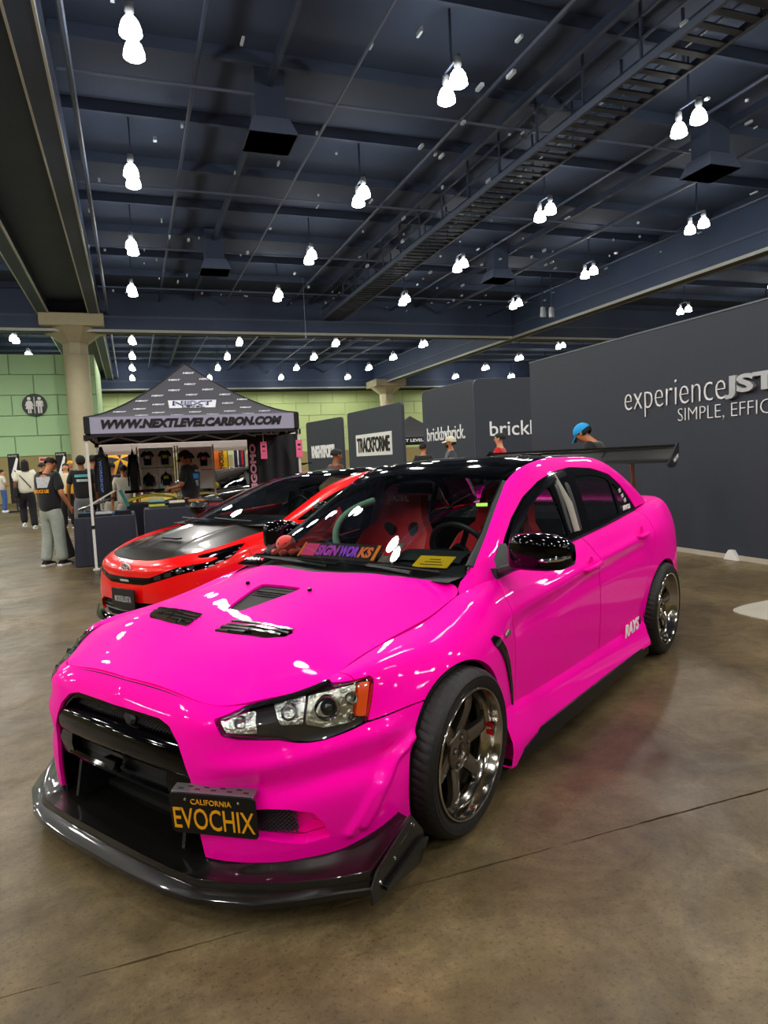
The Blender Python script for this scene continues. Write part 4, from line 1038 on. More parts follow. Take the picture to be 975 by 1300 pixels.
# wheels
def wheel(cx, y, cz, s, yaw=0.0, camber=2.0, red=False, width=.27):
    w = empty('wheel', parent=car); w.location = (cx, -y * s, cz)
    w.rotation_euler = (R(-camber) * s * -1, 0, -yaw)
    o = -s      # outward direction in the parent's y
    L = lambda prof, n, m, nm, par, **k: MB().lathe([(r, h * o) for r, h in prof], n, (0, 0, 0), 'y').build(nm, m, par, **k)
    Rt, Rr = .311, .240
    # tyre with circumferential grooves and sipes
    prof = [(.236, -.012), (.243, -.004), (.262, .004), (.285, .004), (.299, -.006), (.307, -.022), (.3105, -.045)]
    for g in (-.075, -.120, -.165, -.21): prof += [(.3112, g + .008), (.3045, g + .006), (.3045, g - .002), (.3112, g - .004)]
    prof += [(.3105, -width + .045), (.307, -width + .02), (.29, -width), (.262, -width - .002), (.236, -width + .02)]
    n = 240; V = []
    for q, (r, h) in enumerate(prof):
        sip = .300 < r < .3120 and h < -.004
        for j in range(n):
            rr = r - (.0025 if (sip and j % 4 == 0 and (h > -.07 or h < -.20)) else 0); t = 2 * PI * j / n + (h * .9 if sip else 0)
            V.append((rr * math.cos(t), h * o, rr * math.sin(t)))
    F = [(i * n + j, i * n + (j + 1) % n, (i + 1) * n + (j + 1) % n, (i + 1) * n + j) for i in range(len(prof) - 1) for j in range(n)]
    MB().add(V, F).build('tyre', M_tyre, w, smooth=True, sharp=R(28))
    for rr in (.270, .283): MB().tube([(rr * math.cos(t), .0042 * o, rr * math.sin(t)) for t in np.linspace(0, 2 * PI, 65)[:-1]], .0012, 5, closed=True).build('sidewall_rib', M_tyre, w)
    rim = L([(.243, -.004), (.2435, .002), (.240, .006), (.235, .005), (.231, -.004), (.226, -.035), (.220, -.055), (.214, -.060), (.208, -.085), (.205, -.20), (.225, -.24)], 64, M_lip, 'rim', w, smooth=True, sharp=R(50))
    MB().lathe([(.12, -.19 * o), (.0, -.19 * o)], 32, axis='y').lathe([(.203, -.17 * o), (.203, -.22 * o), (0, -.22 * o)], 32, axis='y').build('barrel_back', M_under, w)
    L([(.17, -.150), (.17, -.165), (.06, -.165), (.06, -.150), (.17, -.150)], 40, mat('brake_disc', '6a665f', .35, .9), 'brake_disc', w, smooth=True)
    MB().prism([(.10, -.05), (.165, -.04), (.17, .05), (.11, .06)], min(-.14 * o, -.10 * o), max(-.14 * o, -.10 * o), 'y').build('brake_caliper', M_trim, w, bevel=.006)
    for k6 in range(6):
        t0 = R(60 * k6 + 14); b = MB()
        prof2 = [(.038, -.062, .034, .03), (.075, -.058, .030, .03), (.12, -.046, .027, .028), (.16, -.038, .026, .026), (.190, -.040, .029, .024), (.207, -.050, .038, .018), (.216, -.058, .046, .012)]
        rows = []
        for r, h, hw, d in prof2:
            row = []
            for u, hh in ((-hw, h - d), (-hw, h - .004), (-hw * .72, h), (hw * .72, h), (hw, h - .004), (hw, h - d)):
                x, z = r, u
                row.append((x * math.cos(t0) - z * math.sin(t0), hh * o, x * math.sin(t0) + z * math.cos(t0)))
            rows.append(row)
        b.sheet(rows)
        sp = b.build('spoke', M_gun, w, smooth=True, sharp=R(30))
        if red and k6 == 1:
            rows = [[tuple(p) for p in (r_[0], r_[1])] if s == 1 else [tuple(p) for p in (r_[4], r_[5])] for r_ in rows[1:6]]
            MB().sheet(rows, .0015).build('spoke_accent', M_red, sp, label='red painted edge of one spoke')
    hub = L([(0, -.070), (.026, -.070), (.028, -.050), (.033, -.045), (.068, -.046), (.076, -.052), (.080, -.09)], 40, M_gun, 'hub', w, smooth=True, sharp=R(40))
    for k5 in range(5):
        t = R(72 * k5 + 20); c = (.053 * math.cos(t), .053 * math.sin(t))
        MB().lathe([(.0, -.0450 * o), (.0135, -.0450 * o)], 14, (c[0], 0, c[1]), 'y').build('lug_hole', M_dark, hub)
        MB().lathe([(0, -.040 * o), (.006, -.041 * o), (.008, -.046 * o)], 6, (c[0], 0, c[1]), 'y').build('lug_nut', M_chrome, hub)
    if red:
        for j, t in enumerate((R(-2), R(6))):
            MB().box((.2195 * math.cos(t), -.04 * o, .2195 * math.sin(t)), (.002, .03, .018), ry=-t).build('rim_sticker', M_red, rim)
    return w
wheel(WHEEL_F[0], .958, WHEEL_F[1], 1, R(-2.0), 2.2, True); wheel(WHEEL_F[0], .945, WHEEL_F[1], -1, R(-2), 2.2)
wheel(WHEEL_R[0], .928, WHEEL_R[1], 1, 0, 2.0); wheel(WHEEL_R[0], .92, WHEEL_R[1], -1, 0, 2.0)

# cabin interior
M_seat = mat('red_seat_fabric', 'c81426', .85, sheen=.3)
M_cab = mat('cabin_trim', '1f2427', .7)
dash = CB().sheet([[(x, y, z) for y in np.linspace(-.66, .66, 11)] for x, z in ((.40, .868), (.52, .872), (.66, .885), (.80, .90), (.90, .895), (.94, .85), (.92, .62))]).build('dashboard', M_cab, car, smooth=True)
CB().sheet([[(.80 + .13 * math.sin(t), y, .885 + .055 * math.cos(t)) for y in np.linspace(.17, .55, 7)] for t in np.linspace(-1.2, 1.3, 7)]).build('instrument_hood', M_cab, dash, smooth=True)
CB().box((1.6, 0, .33), (2.0, 1.5, .04)).build('cabin_floor', M_cab, car)
for s in (1, -1): CB().box((1.6, .745 * s, .62), (1.9, .03, .55)).build('door_card', M_cab, car)
CB().sheet([[(x, y, z) for y in (-.6, 0, .6)] for x, z in ((2.15, .5), (2.25, .62), (2.32, .95), (2.5, .98), (2.95, 1.0))]).build('rear_bench', M_cab, car)
hd = keep_uv(SG, v_lt(3.8), u_gt(3.2), u_lt(7.8)); part_mesh('headliner', push((hd[0], -hd[1], hd[2][:, ::-1]), .02), mat('headliner', '77756f', .9), car, 0, both=True)
for s in (1, -1):
    CB().tube([(1.62, .715 * s, .95), (1.62, .68 * s, 1.10), (1.60, .60 * s, 1.27)], [.05, .045, .035], 8, flat=.35).build('pillar_cover', mat('grey_cloth', 'a9a89c', .9), car, smooth=True)
    CB().tube([(.58, .66 * s, .90), (.80, .615 * s, 1.02), (1.0, .565 * s, 1.14), (1.2, .52 * s, 1.25)], .022, 8).build('pillar_cover', M_cab, car, smooth=True)
def seat(y, lab):
    st = empty('seat', parent=car)
    rows = []
    for z, w, x, wing in ((.50, .25, 1.36, .10), (.62, .27, 1.40, .13), (.75, .26, 1.43, .12), (.86, .27, 1.46, .14), (.95, .25, 1.49, .10), (1.02, .17, 1.505, .05), (1.10, .155, 1.52, .05), (1.20, .14, 1.54, .04), (1.245, .10, 1.55, .02)):
        rows.append([(x - wing * abs(u) ** 2.2 * (1 if abs(u) > .3 else .3), y + w * u, z) for u in np.linspace(-1, 1, 13)])
    CB().sheet(rows, .05).build('backrest', M_seat, st, smooth=True)
    CB().sheet([[(x, y + .24 * u, z + .07 * abs(u) ** 3) for u in np.linspace(-1, 1, 9)] for x, z in ((.98, .50), (1.1, .52), (1.25, .49), (1.38, .48))], .08).build('seat_base', M_seat, st, smooth=True)
    for u in (-.10, .10): CB().lathe([(0, -.004), (.042, -.004), (.05, 0)], 16, (1.482 - .012, y + u, .955), 'x').build('harness_slot', M_dark, st)
    text('headrest_lettering', 'BRIDE', mat('seat_letter', 'f4e4e0', .7), st, carpt((1.448, y, 1.155)), (0, -1, 0), (.15, 0, 1), .17, .036, .004, bold=.02)
    CB().box((1.53, y, .55), (.08, .5, .2)).build('seat_shell', M_dark, st)
seat(.36, 'driver'); seat(-.36, 'passenger')
sw = empty('steering_wheel', parent=car); sw.location = carpt((1.0, .36, .905)); sw.rotation_euler = (0, R(65), 0)
MB().tube([(.17 * math.cos(t), .17 * math.sin(t), 0) for t in np.linspace(0, 2 * PI, 37)[:-1]], .015, 8, closed=True).build('wheel_rim', mat('rim_leather', '18181a', .5), sw, smooth=True)
for t in (R(90), R(210), R(330)): MB().bar((0, 0, 0), (.165 * math.cos(t), .165 * math.sin(t), 0), .03, .008).build('wheel_spoke', M_trim, sw)
MB().lathe([(.05, .01), (.05, -.02), (0, -.02)], 20).lathe([(0, .012), (.05, .01)], 20).build('wheel_boss', M_trim, sw)
CB().bar((1.02, .36, .90), (.75, .36, .82), .06).build('steering_column', M_trim, sw).matrix_parent_inverse = Matrix.Identity(4)
hoop = [(.86, -.36, .90), (.86, -.38, .99), (.90, -.36, 1.08), (.97, -.30, 1.14), (1.06, -.25, 1.17)]
CB().tube([tuple(spline_eval(np.array(hoop), np.arange(5.), np.array([t]))[0]) for t in np.linspace(0, 4, 17)], .020, 10).build('padded_hoop', mat('mint_pad', '86a894', .8), car, smooth=True)
CB().box((1.08, .03, 1.235), (.02, .24, .065)).build('rear_view_mirror', M_gloss, car, bevel=.01)
# wipers and cowl
for y0, y1, xo in ((.62, -.02, .0), (.02, -.62, .01)):
    wp = CB().tube([(.385 + xo, y0 * .85 - .05, .898), (.40 + xo, (y0 + y1) / 2, .912), (.425 + xo, y1 + .1, .915)], [.012, .009, .006], 6).build('wiper', M_trim, car)
    CB().tube([(.43 + xo, y0 - .02, .905), (.415 + xo, (y0 + y1) / 2, .920), (.43 + xo, y1 + .02, .915)], .007, 5).build('wiper_blade', M_dark, wp)
ck_ = CB().sheet([[(x, y, z) for y in np.linspace(-.62, -.46, 4)] for x, z in ((.335, .893), (.40, .905), (.47, .925))], .008).build('cowl_corner', M_gloss, car)
text('cowl_decal', 'MEGA', M_letter, ck_, (.40, .57, .910), (.2, -1, 0), (1, .2, .25), .095, .032, .002, bold=.03)
text('cowl_decal_red', 'R', M_red, ck_, (.40, .50, .910), (.2, -1, 0), (1, .2, .25), .026, .032, .002, bold=.03)
for s in (1, -1):
    CB().sheet([[(.39, .722 * s, .820), (.40, .712 * s, .832), (.415, .70 * s, .842)], [(.44, .728 * s, .830), (.45, .712 * s, .850), (.462, .684 * s, .862)], [(.52, .737 * s, .840), (.535, .712 * s, .875), (.555, .680 * s, .900)], [(.62, .748 * s, .848), (.625, .725 * s, .89), (.64, .70 * s, .93)], [(.68, .752 * s, .852), (.69, .735 * s, .90), (.70, .715 * s, .95)]]).build('fender_top', M_pink, car, smooth=True)
# ---------------------------------------------------------------- the two other cars: a low hatchback shape in the same panel system
def hatch_masters():
    W = [[(-.87,0,.645),(-.95,0,.585),(-.965,0,.50),(-.985,0,.40),(-.985,0,.28),(-.97,0,.15)],
         [(-.86,.25,.65),(-.935,.26,.59),(-.95,.27,.505),(-.965,.27,.40),(-.965,.27,.28),(-.95,.27,.15)],
         [(-.79,.45,.68),(-.87,.50,.61),(-.885,.52,.52),(-.90,.53,.40),(-.90,.53,.28),(-.885,.53,.15)],
         [(-.62,.60,.715),(-.70,.68,.64),(-.73,.71,.54),(-.74,.72,.40),(-.73,.72,.28),(-.715,.71,.15)],
         [(-.42,.69,.755),(-.48,.78,.68),(-.51,.82,.56),(-.52,.835,.42),(-.51,.835,.28),(-.50,.82,.17)],
         [(-.20,.71,.795),(-.22,.82,.74),(-.22,.87,.60),(-.22,.88,.45),(-.22,.88,.3),(-.22,.87,.18)],
         [(0,.72,.82),(0,.83,.78),(0,.885,.65),(0,.90,.5),(0,.90,.33),(0,.88,.18)]]
    for x, r in ((.3,[(.735,.85),(.82,.81),(.88,.69),(.89,.52),(.885,.33),(.86,.18)]), (.8,[(.75,.875),(.82,.83),(.865,.72),(.87,.52),(.865,.33),(.84,.18)]), (1.5,[(.76,.915),(.82,.87),(.865,.75),(.87,.53),(.865,.33),(.84,.18)]),
                 (2.2,[(.75,.955),(.82,.91),(.87,.79),(.88,.55),(.87,.33),(.85,.18)]), (2.75,[(.72,.98),(.80,.94),(.87,.82),(.89,.57),(.885,.33),(.86,.18)]), (3.2,[(.68,1.0),(.75,.96),(.83,.84),(.86,.6),(.85,.36),(.82,.2)])):
        W.append([(x, y, z) for y, z in r])
    W += [[(3.5,.5,1.02),(3.52,.55,.98),(3.56,.60,.85),(3.58,.63,.6),(3.58,.63,.38),(3.56,.6,.22)], [(3.56,0,1.03),(3.58,0,.98),(3.62,0,.85),(3.65,0,.6),(3.65,0,.38),(3.63,0,.22)]]
    W = np.array(W)
    X = np.linspace(-.95, .30, 40); Y = np.linspace(0, .76, 26)
    zc = np.interp(X, [-.95,-.87,-.7,-.5,-.2,.05,.30], [.605,.65,.715,.765,.83,.88,.93]); Ax = np.interp(X, [-.95,-.87,-.6,-.4,0,.3], [.0,.02,.05,.05,.07,.09])
    H = np.stack([np.repeat(X[:, None], 26, 1), np.repeat(Y[None, :], 40, 0), zc[:, None] - Ax[:, None] * (Y[None, :] / .72)**2.5 + .012 * np.exp(-((Y[None, :] - .33) / .05)**2) * np.clip((X[:, None] + .8) / .3, 0, 1)], 2)
    G = cabin_ctrl((((-.05,0,.885),(.12,.70,.845),(.12,.73,.835)), ((.45,0,1.06),(.60,.63,1.02),(.62,.76,.875)), ((.85,0,1.185),(1.0,.58,1.155),(1.0,.765,.90)), ((1.25,0,1.275),(1.4,.56,1.245),(1.4,.77,.92)),
                    ((1.85,0,1.32),(1.9,.555,1.295),(1.9,.77,.942)), ((2.5,0,1.30),(2.5,.55,1.28),(2.5,.76,.972)), ((3.1,0,1.19),(3.05,.57,1.17),(3.0,.72,.99)), ((3.5,0,1.05),(3.45,.58,1.04),(3.4,.64,1.01))))
    return W, H, G
HM = hatch_masters()
def small_wheel(par, cx, y, cz, s, m_rim):
    w = empty('wheel', parent=par); w.location = (cx, -y * s, cz); o = -s
    MB().lathe([(.20, -.01 * o), (.24, .004 * o), (.29, .004 * o), (.318, -.02 * o), (.32, -.10 * o), (.31, -.19 * o), (.2, -.2 * o)], 40, axis='y').build('tyre', M_tyre, w, smooth=True)
    MB().lathe([(.215, -.005 * o), (.20, -.03 * o), (.19, -.12 * o), (.0, -.13 * o)], 32, axis='y').build('rim', M_under, w, smooth=True)
    for k in range(5):
        t = R(72 * k); MB().bar((.03 * math.cos(t), -.02 * o, .03 * math.sin(t)), (.205 * math.cos(t), -.012 * o, .205 * math.sin(t)), .05, .03, up=(0, 1, 0)).build('spoke', m_rim, w)
def hatchback(name, label, origin, yaw, paint, hoodm, roofm, mirrorm, scale=1.0, front=True):
    c_ = empty(name, (0, 0, 0), 0, label, 'car'); x_ = (math.cos(yaw), math.sin(yaw)); y_ = (math.sin(yaw), -math.cos(yaw))
    c_.matrix_world = Matrix(((x_[0], -y_[0], 0, origin[0]), (x_[1], -y_[1], 0, origin[1]), (0, 0, 1, 0), (0, 0, 0, 1))) @ Matrix.Scale(scale, 4)
    Wc, Hc, Gc = HM
    sw_ = orient(grid_mesh(grid_surface(Wc, 8, 6)), (1.4, 0, .5)); sh_ = orient(grid_mesh(Hc), (0, 0, -1)); gg = grid_surface(Gc, 7, 7); sg_ = orient(grid_mesh(gg), (1.7, 0, .5))
    u_, v_ = gg.shape[:2]
    global UR, VR
    VR = np.tile(np.arange(v_) / 7.0, (u_, 1)).reshape(-1); UR = np.repeat(np.arange(u_) / 7.0, v_)
    af, ar = arch((.0, .318), .345), arch((2.75, .318), .345)
    bd = keep(sw_, af, ar)
    P_l = [(-1.1,.455),(-.72,.458),(-.30,.545),(.1,.60),(.32,.655),(.47,.745),(.40,.745),(.12,.705),(-.06,.684),(-.06,.668),(.12,.672),(.20,.655),(.05,.630),(-.30,.603),(-.65,.515),(-1.1,.508)]
    P_low = [(-.3,.30),(.40,.31),(.50,.27),(.56,.19),(.52,.10),(-.3,.10)]
    fx = lambda f: (lambda V: np.where(V[:, 0] < -.15, f(V), -1)); fi = lambda f: (lambda V: np.where(V[:, 0] < -.15, f(V), 1))
    nose = [(-2,-1),(-2,2),(-.36,2),(-.30,.55),(-.2,.5),(.0,.5),(.0,-1)]
    part_mesh('front_bumper', keep(bd, z_gt(.17), P2(nose, 'xz', GAP), fx(P2(P_l, 'dz', GAP, True)), fx(P2(P_low, 'yz', 0, True))), paint, c_, .03, both=True)
    sided('side_body', keep(bd, z_gt(.20), P2(nose, 'xz', GAP, True), fx(P2(P_l, 'dz', GAP, True))), paint, c_, .03)
    lm = push(keep(sw_, fi(P2(P_l, 'dz', 0))), -.004)
    for s in (1, -1):
        hl = part_mesh('headlamp', lm if s == 1 else mirror(lm), M_gloss, c_, .01)
        drl = push(keep(sw_, fi(P2([(.02,.585),(.12,.598),(.33,.663),(.45,.737),(.43,.737),(.31,.672),(.1,.612)], 'dz'))), .002)
        part_mesh('daytime_lamp', drl if s == 1 else mirror(drl), mat('lamp_clear', 'c9ccd0', .15, .6), hl, .004)
        for k in range(4):
            cell = push(keep(sw_, fi(P2([(-.58 + .13 * k, .495 + .026 * k), (-.49 + .13 * k, .512 + .026 * k), (-.49 + .13 * k, .552 + .026 * k), (-.58 + .13 * k, .53 + .026 * k)], 'dz'))), .001)
            part_mesh('lamp_cell', cell if s == 1 else mirror(cell), mat('lamp_smoke', '3c3e42', .1, .5), hl, .002)
    part_mesh('lower_grille', push(keep(bd, fi(P2(P_low, 'yz', 0)), z_gt(.12)), -.04), M_dark, c_, .0, both=True)
    for k in range(3): CB().sheet([[(-.955 + .30 * y * y, y, .20 + .035 * k), (-.945 + .30 * y * y, y, .21 + .035 * k)] for y in np.linspace(-.48, .48, 11)], .012).build('grille_bar', M_trim, c_)
    CB().sheet([[(-1.01 + .38 * abs(y) ** 2.2, y, .175), (-1.045 + .38 * abs(y) ** 2.2, y, .145), (-1.05 + .38 * abs(y) ** 2.2, y, .115), (-.95 + .38 * abs(y) ** 2.2, y, .115)] for y in np.linspace(-.80, .80, 21)], .008).build('front_lip', M_gloss, c_, smooth=True, sharp=R(40))
    hs_ = grid_surface(Wc, 12, 2)[:int(7.6 * 12), 0, :2]
    ph = [tuple(p) for p in hs_ if p[0] < .10] + [(.10, .70), (.0, .45), (-.05, .2), (-.06, 0), (-.06, -.3), (-.87, -.3)]
    part_mesh('hood', keep(sh_, P2(ph, 'xy', GAP)), hoodm, c_, .02, both=True)
    part_mesh('cowl', keep(sh_, P2([(-.07,-1),(-.06,0),(-.05,.2),(.0,.45),(.10,.70),(.4,.8),(1,.8),(1,-1)], 'xy')), M_trim, c_, .0, both=True)
    g3 = lambda *f: keep_uv(sg_, *f)
    part_mesh('roof', g3(v_lt(3.9), u_gt(3.1), u_lt(5.6)), roofm, c_, .02, both=True)
    part_mesh('windscreen', g3(v_lt(3.86), u_lt(3.08)), M_glass, c_, 0, both=True)
    part_mesh('rear_screen', g3(v_lt(3.8), u_gt(5.63)), M_glass_side, c_, 0, both=True)
    pw = [(.35,.87),(.70,1.0),(1.0,1.09),(1.4,1.185),(1.9,1.235),(2.4,1.225),(2.85,1.15),(3.05,1.02),(2.5,.975),(1.9,.945),(1.0,.905),(.6,.88)]
    sided('roof_rail', g3(v_gt(3.95), side(P2(pw, 'xz', 0, True))), paint, c_, .02)
    sided('side_window', push(g3(v_gt(3.9), side(P2(pw, 'xz', .003))), -.004), M_glass_side, c_, 0)
    for s in (1, -1):
        pil = push(g3(v_gt(3.9), side(P2([(1.52,.90),(1.62,.90),(1.66,1.25),(1.56,1.25)], 'xz'))), .0)
        part_mesh('door_pillar', pil if s == 1 else mirror(pil), M_trim, c_, .006)
        mr = empty('door_mirror', parent=c_)
        CB().ball((.52, .93 * s, .965), (.07, .12, .075), 14, 9).build('mirror_shell', mirrorm, mr, smooth=True); CB().bar((.56, .76 * s, .90), (.53, .86 * s, .93), .06, .03).build('mirror_arm', M_trim, mr)
        small_wheel(c_, 0, .895, .318, s, M_gun); small_wheel(c_, 2.75, .895, .318, s, M_gun)
        CB().box((1.35, .80 * s, .30), (1.95, .06, .25)).build('sill', M_under, c_)
        CB().lathe([(0, .55 * s), (.37, .55 * s), (.37, .86 * s)], 16, (0, 0, .32), 'y', 0, PI).lathe([(0, .55 * s), (.37, .55 * s), (.37, .86 * s)], 16, (2.75, 0, .32), 'y', 0, PI).build('wheel_well', M_under, c_)
    CB().box((1.3, 0, .22), (4.2, 1.2, .04)).box((0, 0, .5), (1.3, 1.1, .25)).box((.20, 0, .62), (.05, 1.4, .42)).box((-.80, 0, .30), (.05, 1.0, .36)).build('underbody', M_under, c_)
    CB().sheet([[(x, y, z) for y in np.linspace(-.66, .66, 7)] for x, z in ((.0, .86), (.25, .875), (.55, .89), (.75, .88), (.78, .6))]).build('dashboard', M_cab, c_, smooth=True)
    for y in (.36, -.36):
        CB().sheet([[(x - .08 * abs(u) ** 2, y + w * u, z) for u in np.linspace(-1, 1, 7)] for z, w, x in ((.5,.24,1.42),(.75,.25,1.48),(.92,.22,1.53),(.95,.13,1.54),(1.08,.12,1.57))], .08).build('seat', M_cab, c_, smooth=True)
    CB().tube([(.80 + .0, .36 + .17 * math.cos(t), .90 + .17 * math.sin(t)) for t in np.linspace(0, 2 * PI, 25)[:-1]], .014, 6, closed=True).build('steering_wheel', M_trim, c_)
    for y0, y1 in ((.5, -.05), (.0, -.55)): CB().tube([(.03, y0, .895), (.0, (y0 + y1) / 2, .91), (.05, y1, .915)], .009, 5).build('wiper', M_trim, c_)
    return c_
M_redp = mat('red_paint', (.80, .004, .006), .25, coat=.6, coat_rough=.02, spec=.25)
M_carb2 = carbon_mat('carbon_hood', '100f0d', '26231e', 260, .3)
rc = hatchback('car', 'red hatchback with bare carbon hood and black roof behind the pink sedan', (.70, 6.75), R(32.5), M_redp, M_carb2, M_gloss, M_gloss)
# emblem, strip lettering and show plate
em = empty('emblem', parent=rc); em.location = (-.957, .0, .592); em.rotation_euler = (0, R(-14), 0)
def ring(a, b, r, x=0, z=0, rx=0.0): return MB().tube([(x - .004, a * math.cos(t), z + b * math.sin(t)) for t in np.linspace(0, 2 * PI, 33)[:-1]], r, 6, closed=True)
M_embl = mat('emblem_silver', 'e6e6e8', .3, .4)
ring(.062, .042, .006).build('outer_oval', M_embl, em, smooth=True); ring(.024, .040, .005).build('upright_oval', M_embl, em, smooth=True); ring(.046, .020, .005, 0, .018).build('cross_oval', M_embl, em, smooth=True)
MB().lathe([(0, -.003), (.06, -.003), (.06, .003)], 24, axis='x').build('emblem_back', mat('emblem_red', '8c1016', .3, .4), em).scale = (1, 1, .68)
text('strip_lettering', 'TOYOTA', M_letter, rc, (-.972, .02, .482), (0, -1, 0), (0, 0, 1), .13, .018, .002, bold=.03)
pq = empty('show_plate', parent=rc); pq.location = (-1.015, -.02, .335)
MB().prism([(a, b - .0875) for a, b in rounded(.335, .175, .012, 3)], -.006, .006, 'x').build('plate', M_plate, pq, bevel=.002)
text('plate_lettering', 'MODELLISTA', mat('plate_silver', 'c6c8cc', .4, .3), pq, (-.008, 0, 0), (0, -1, 0), (0, 0, 1), .24, .05, .002, bold=.01, space=1.05)
CB().box((-.50, .0, .787), (.02, .22, .012)).box((-.50, .12, .788), (.05, .03, .014)).build('hood_vent', M_trim, rc)
bc = hatchback('car', 'black car with yellow mirror and rear wing parked under the white tent', (.62, 15.5), R(32.5), mat('black_paint', '0d0e10', .2, coat=.8), mat('yellow_paint', 'e6c800', .3, coat=.6), M_gloss, mat('yellow_paint', 'e6c800', .3, coat=.6), 1.05)
CB().sheet([[(x, y, z) for y in (-.75, 0, .75)] for x, z in ((3.3, 1.30), (3.45, 1.33), (3.58, 1.33))], .02).build('rear_wing', M_gloss, bc)
for s in (1, -1): CB().bar((3.4, .4 * s, 1.0), (3.42, .4 * s, 1.32), .02, .06).build('wing_strut', M_trim, bc)
# ---------------------------------------------------------------- people
def skin_mesh(nodes, edges, root, sub=2):
    """a continuous surface grown round a skeleton: nodes {name: ((x,y,z), (rx, ry))}"""
    names = list(nodes); ix = {n: i for i, n in enumerate(names)}
    me = bpy.data.meshes.new('skeleton'); me.from_pydata([nodes[n][0] for n in names], [(ix[a], ix[b]) for a, b in edges], []); me.update()
    o = bpy.data.objects.new('skeleton', me); COL.objects.link(o)
    mo = o.modifiers.new('skin', 'SKIN'); mo.use_smooth_shade = True
    for i, n in enumerate(names):
        sv = me.skin_vertices[0].data[i]; sv.radius = nodes[n][1]; sv.use_root = n == root
    ss = o.modifiers.new('sub', 'SUBSURF'); ss.levels = sub; ss.render_levels = sub
    out = bpy.data.meshes.new_from_object(o.evaluated_get(bpy.context.evaluated_depsgraph_get()))
    bpy.data.objects.remove(o); bpy.data.meshes.remove(me)
    out.polygons.foreach_set('use_smooth', [True] * len(out.polygons))
    return out
def lerp(a, b, t): return tuple(a[i] + (b[i] - a[i]) * t for i in range(3))
SKIN = {'tan': mat('skin_tan', 'b97a55', .55), 'light': mat('skin_light', 'd69a74', .55), 'brown': mat('skin_brown', '8a5638', .55)}
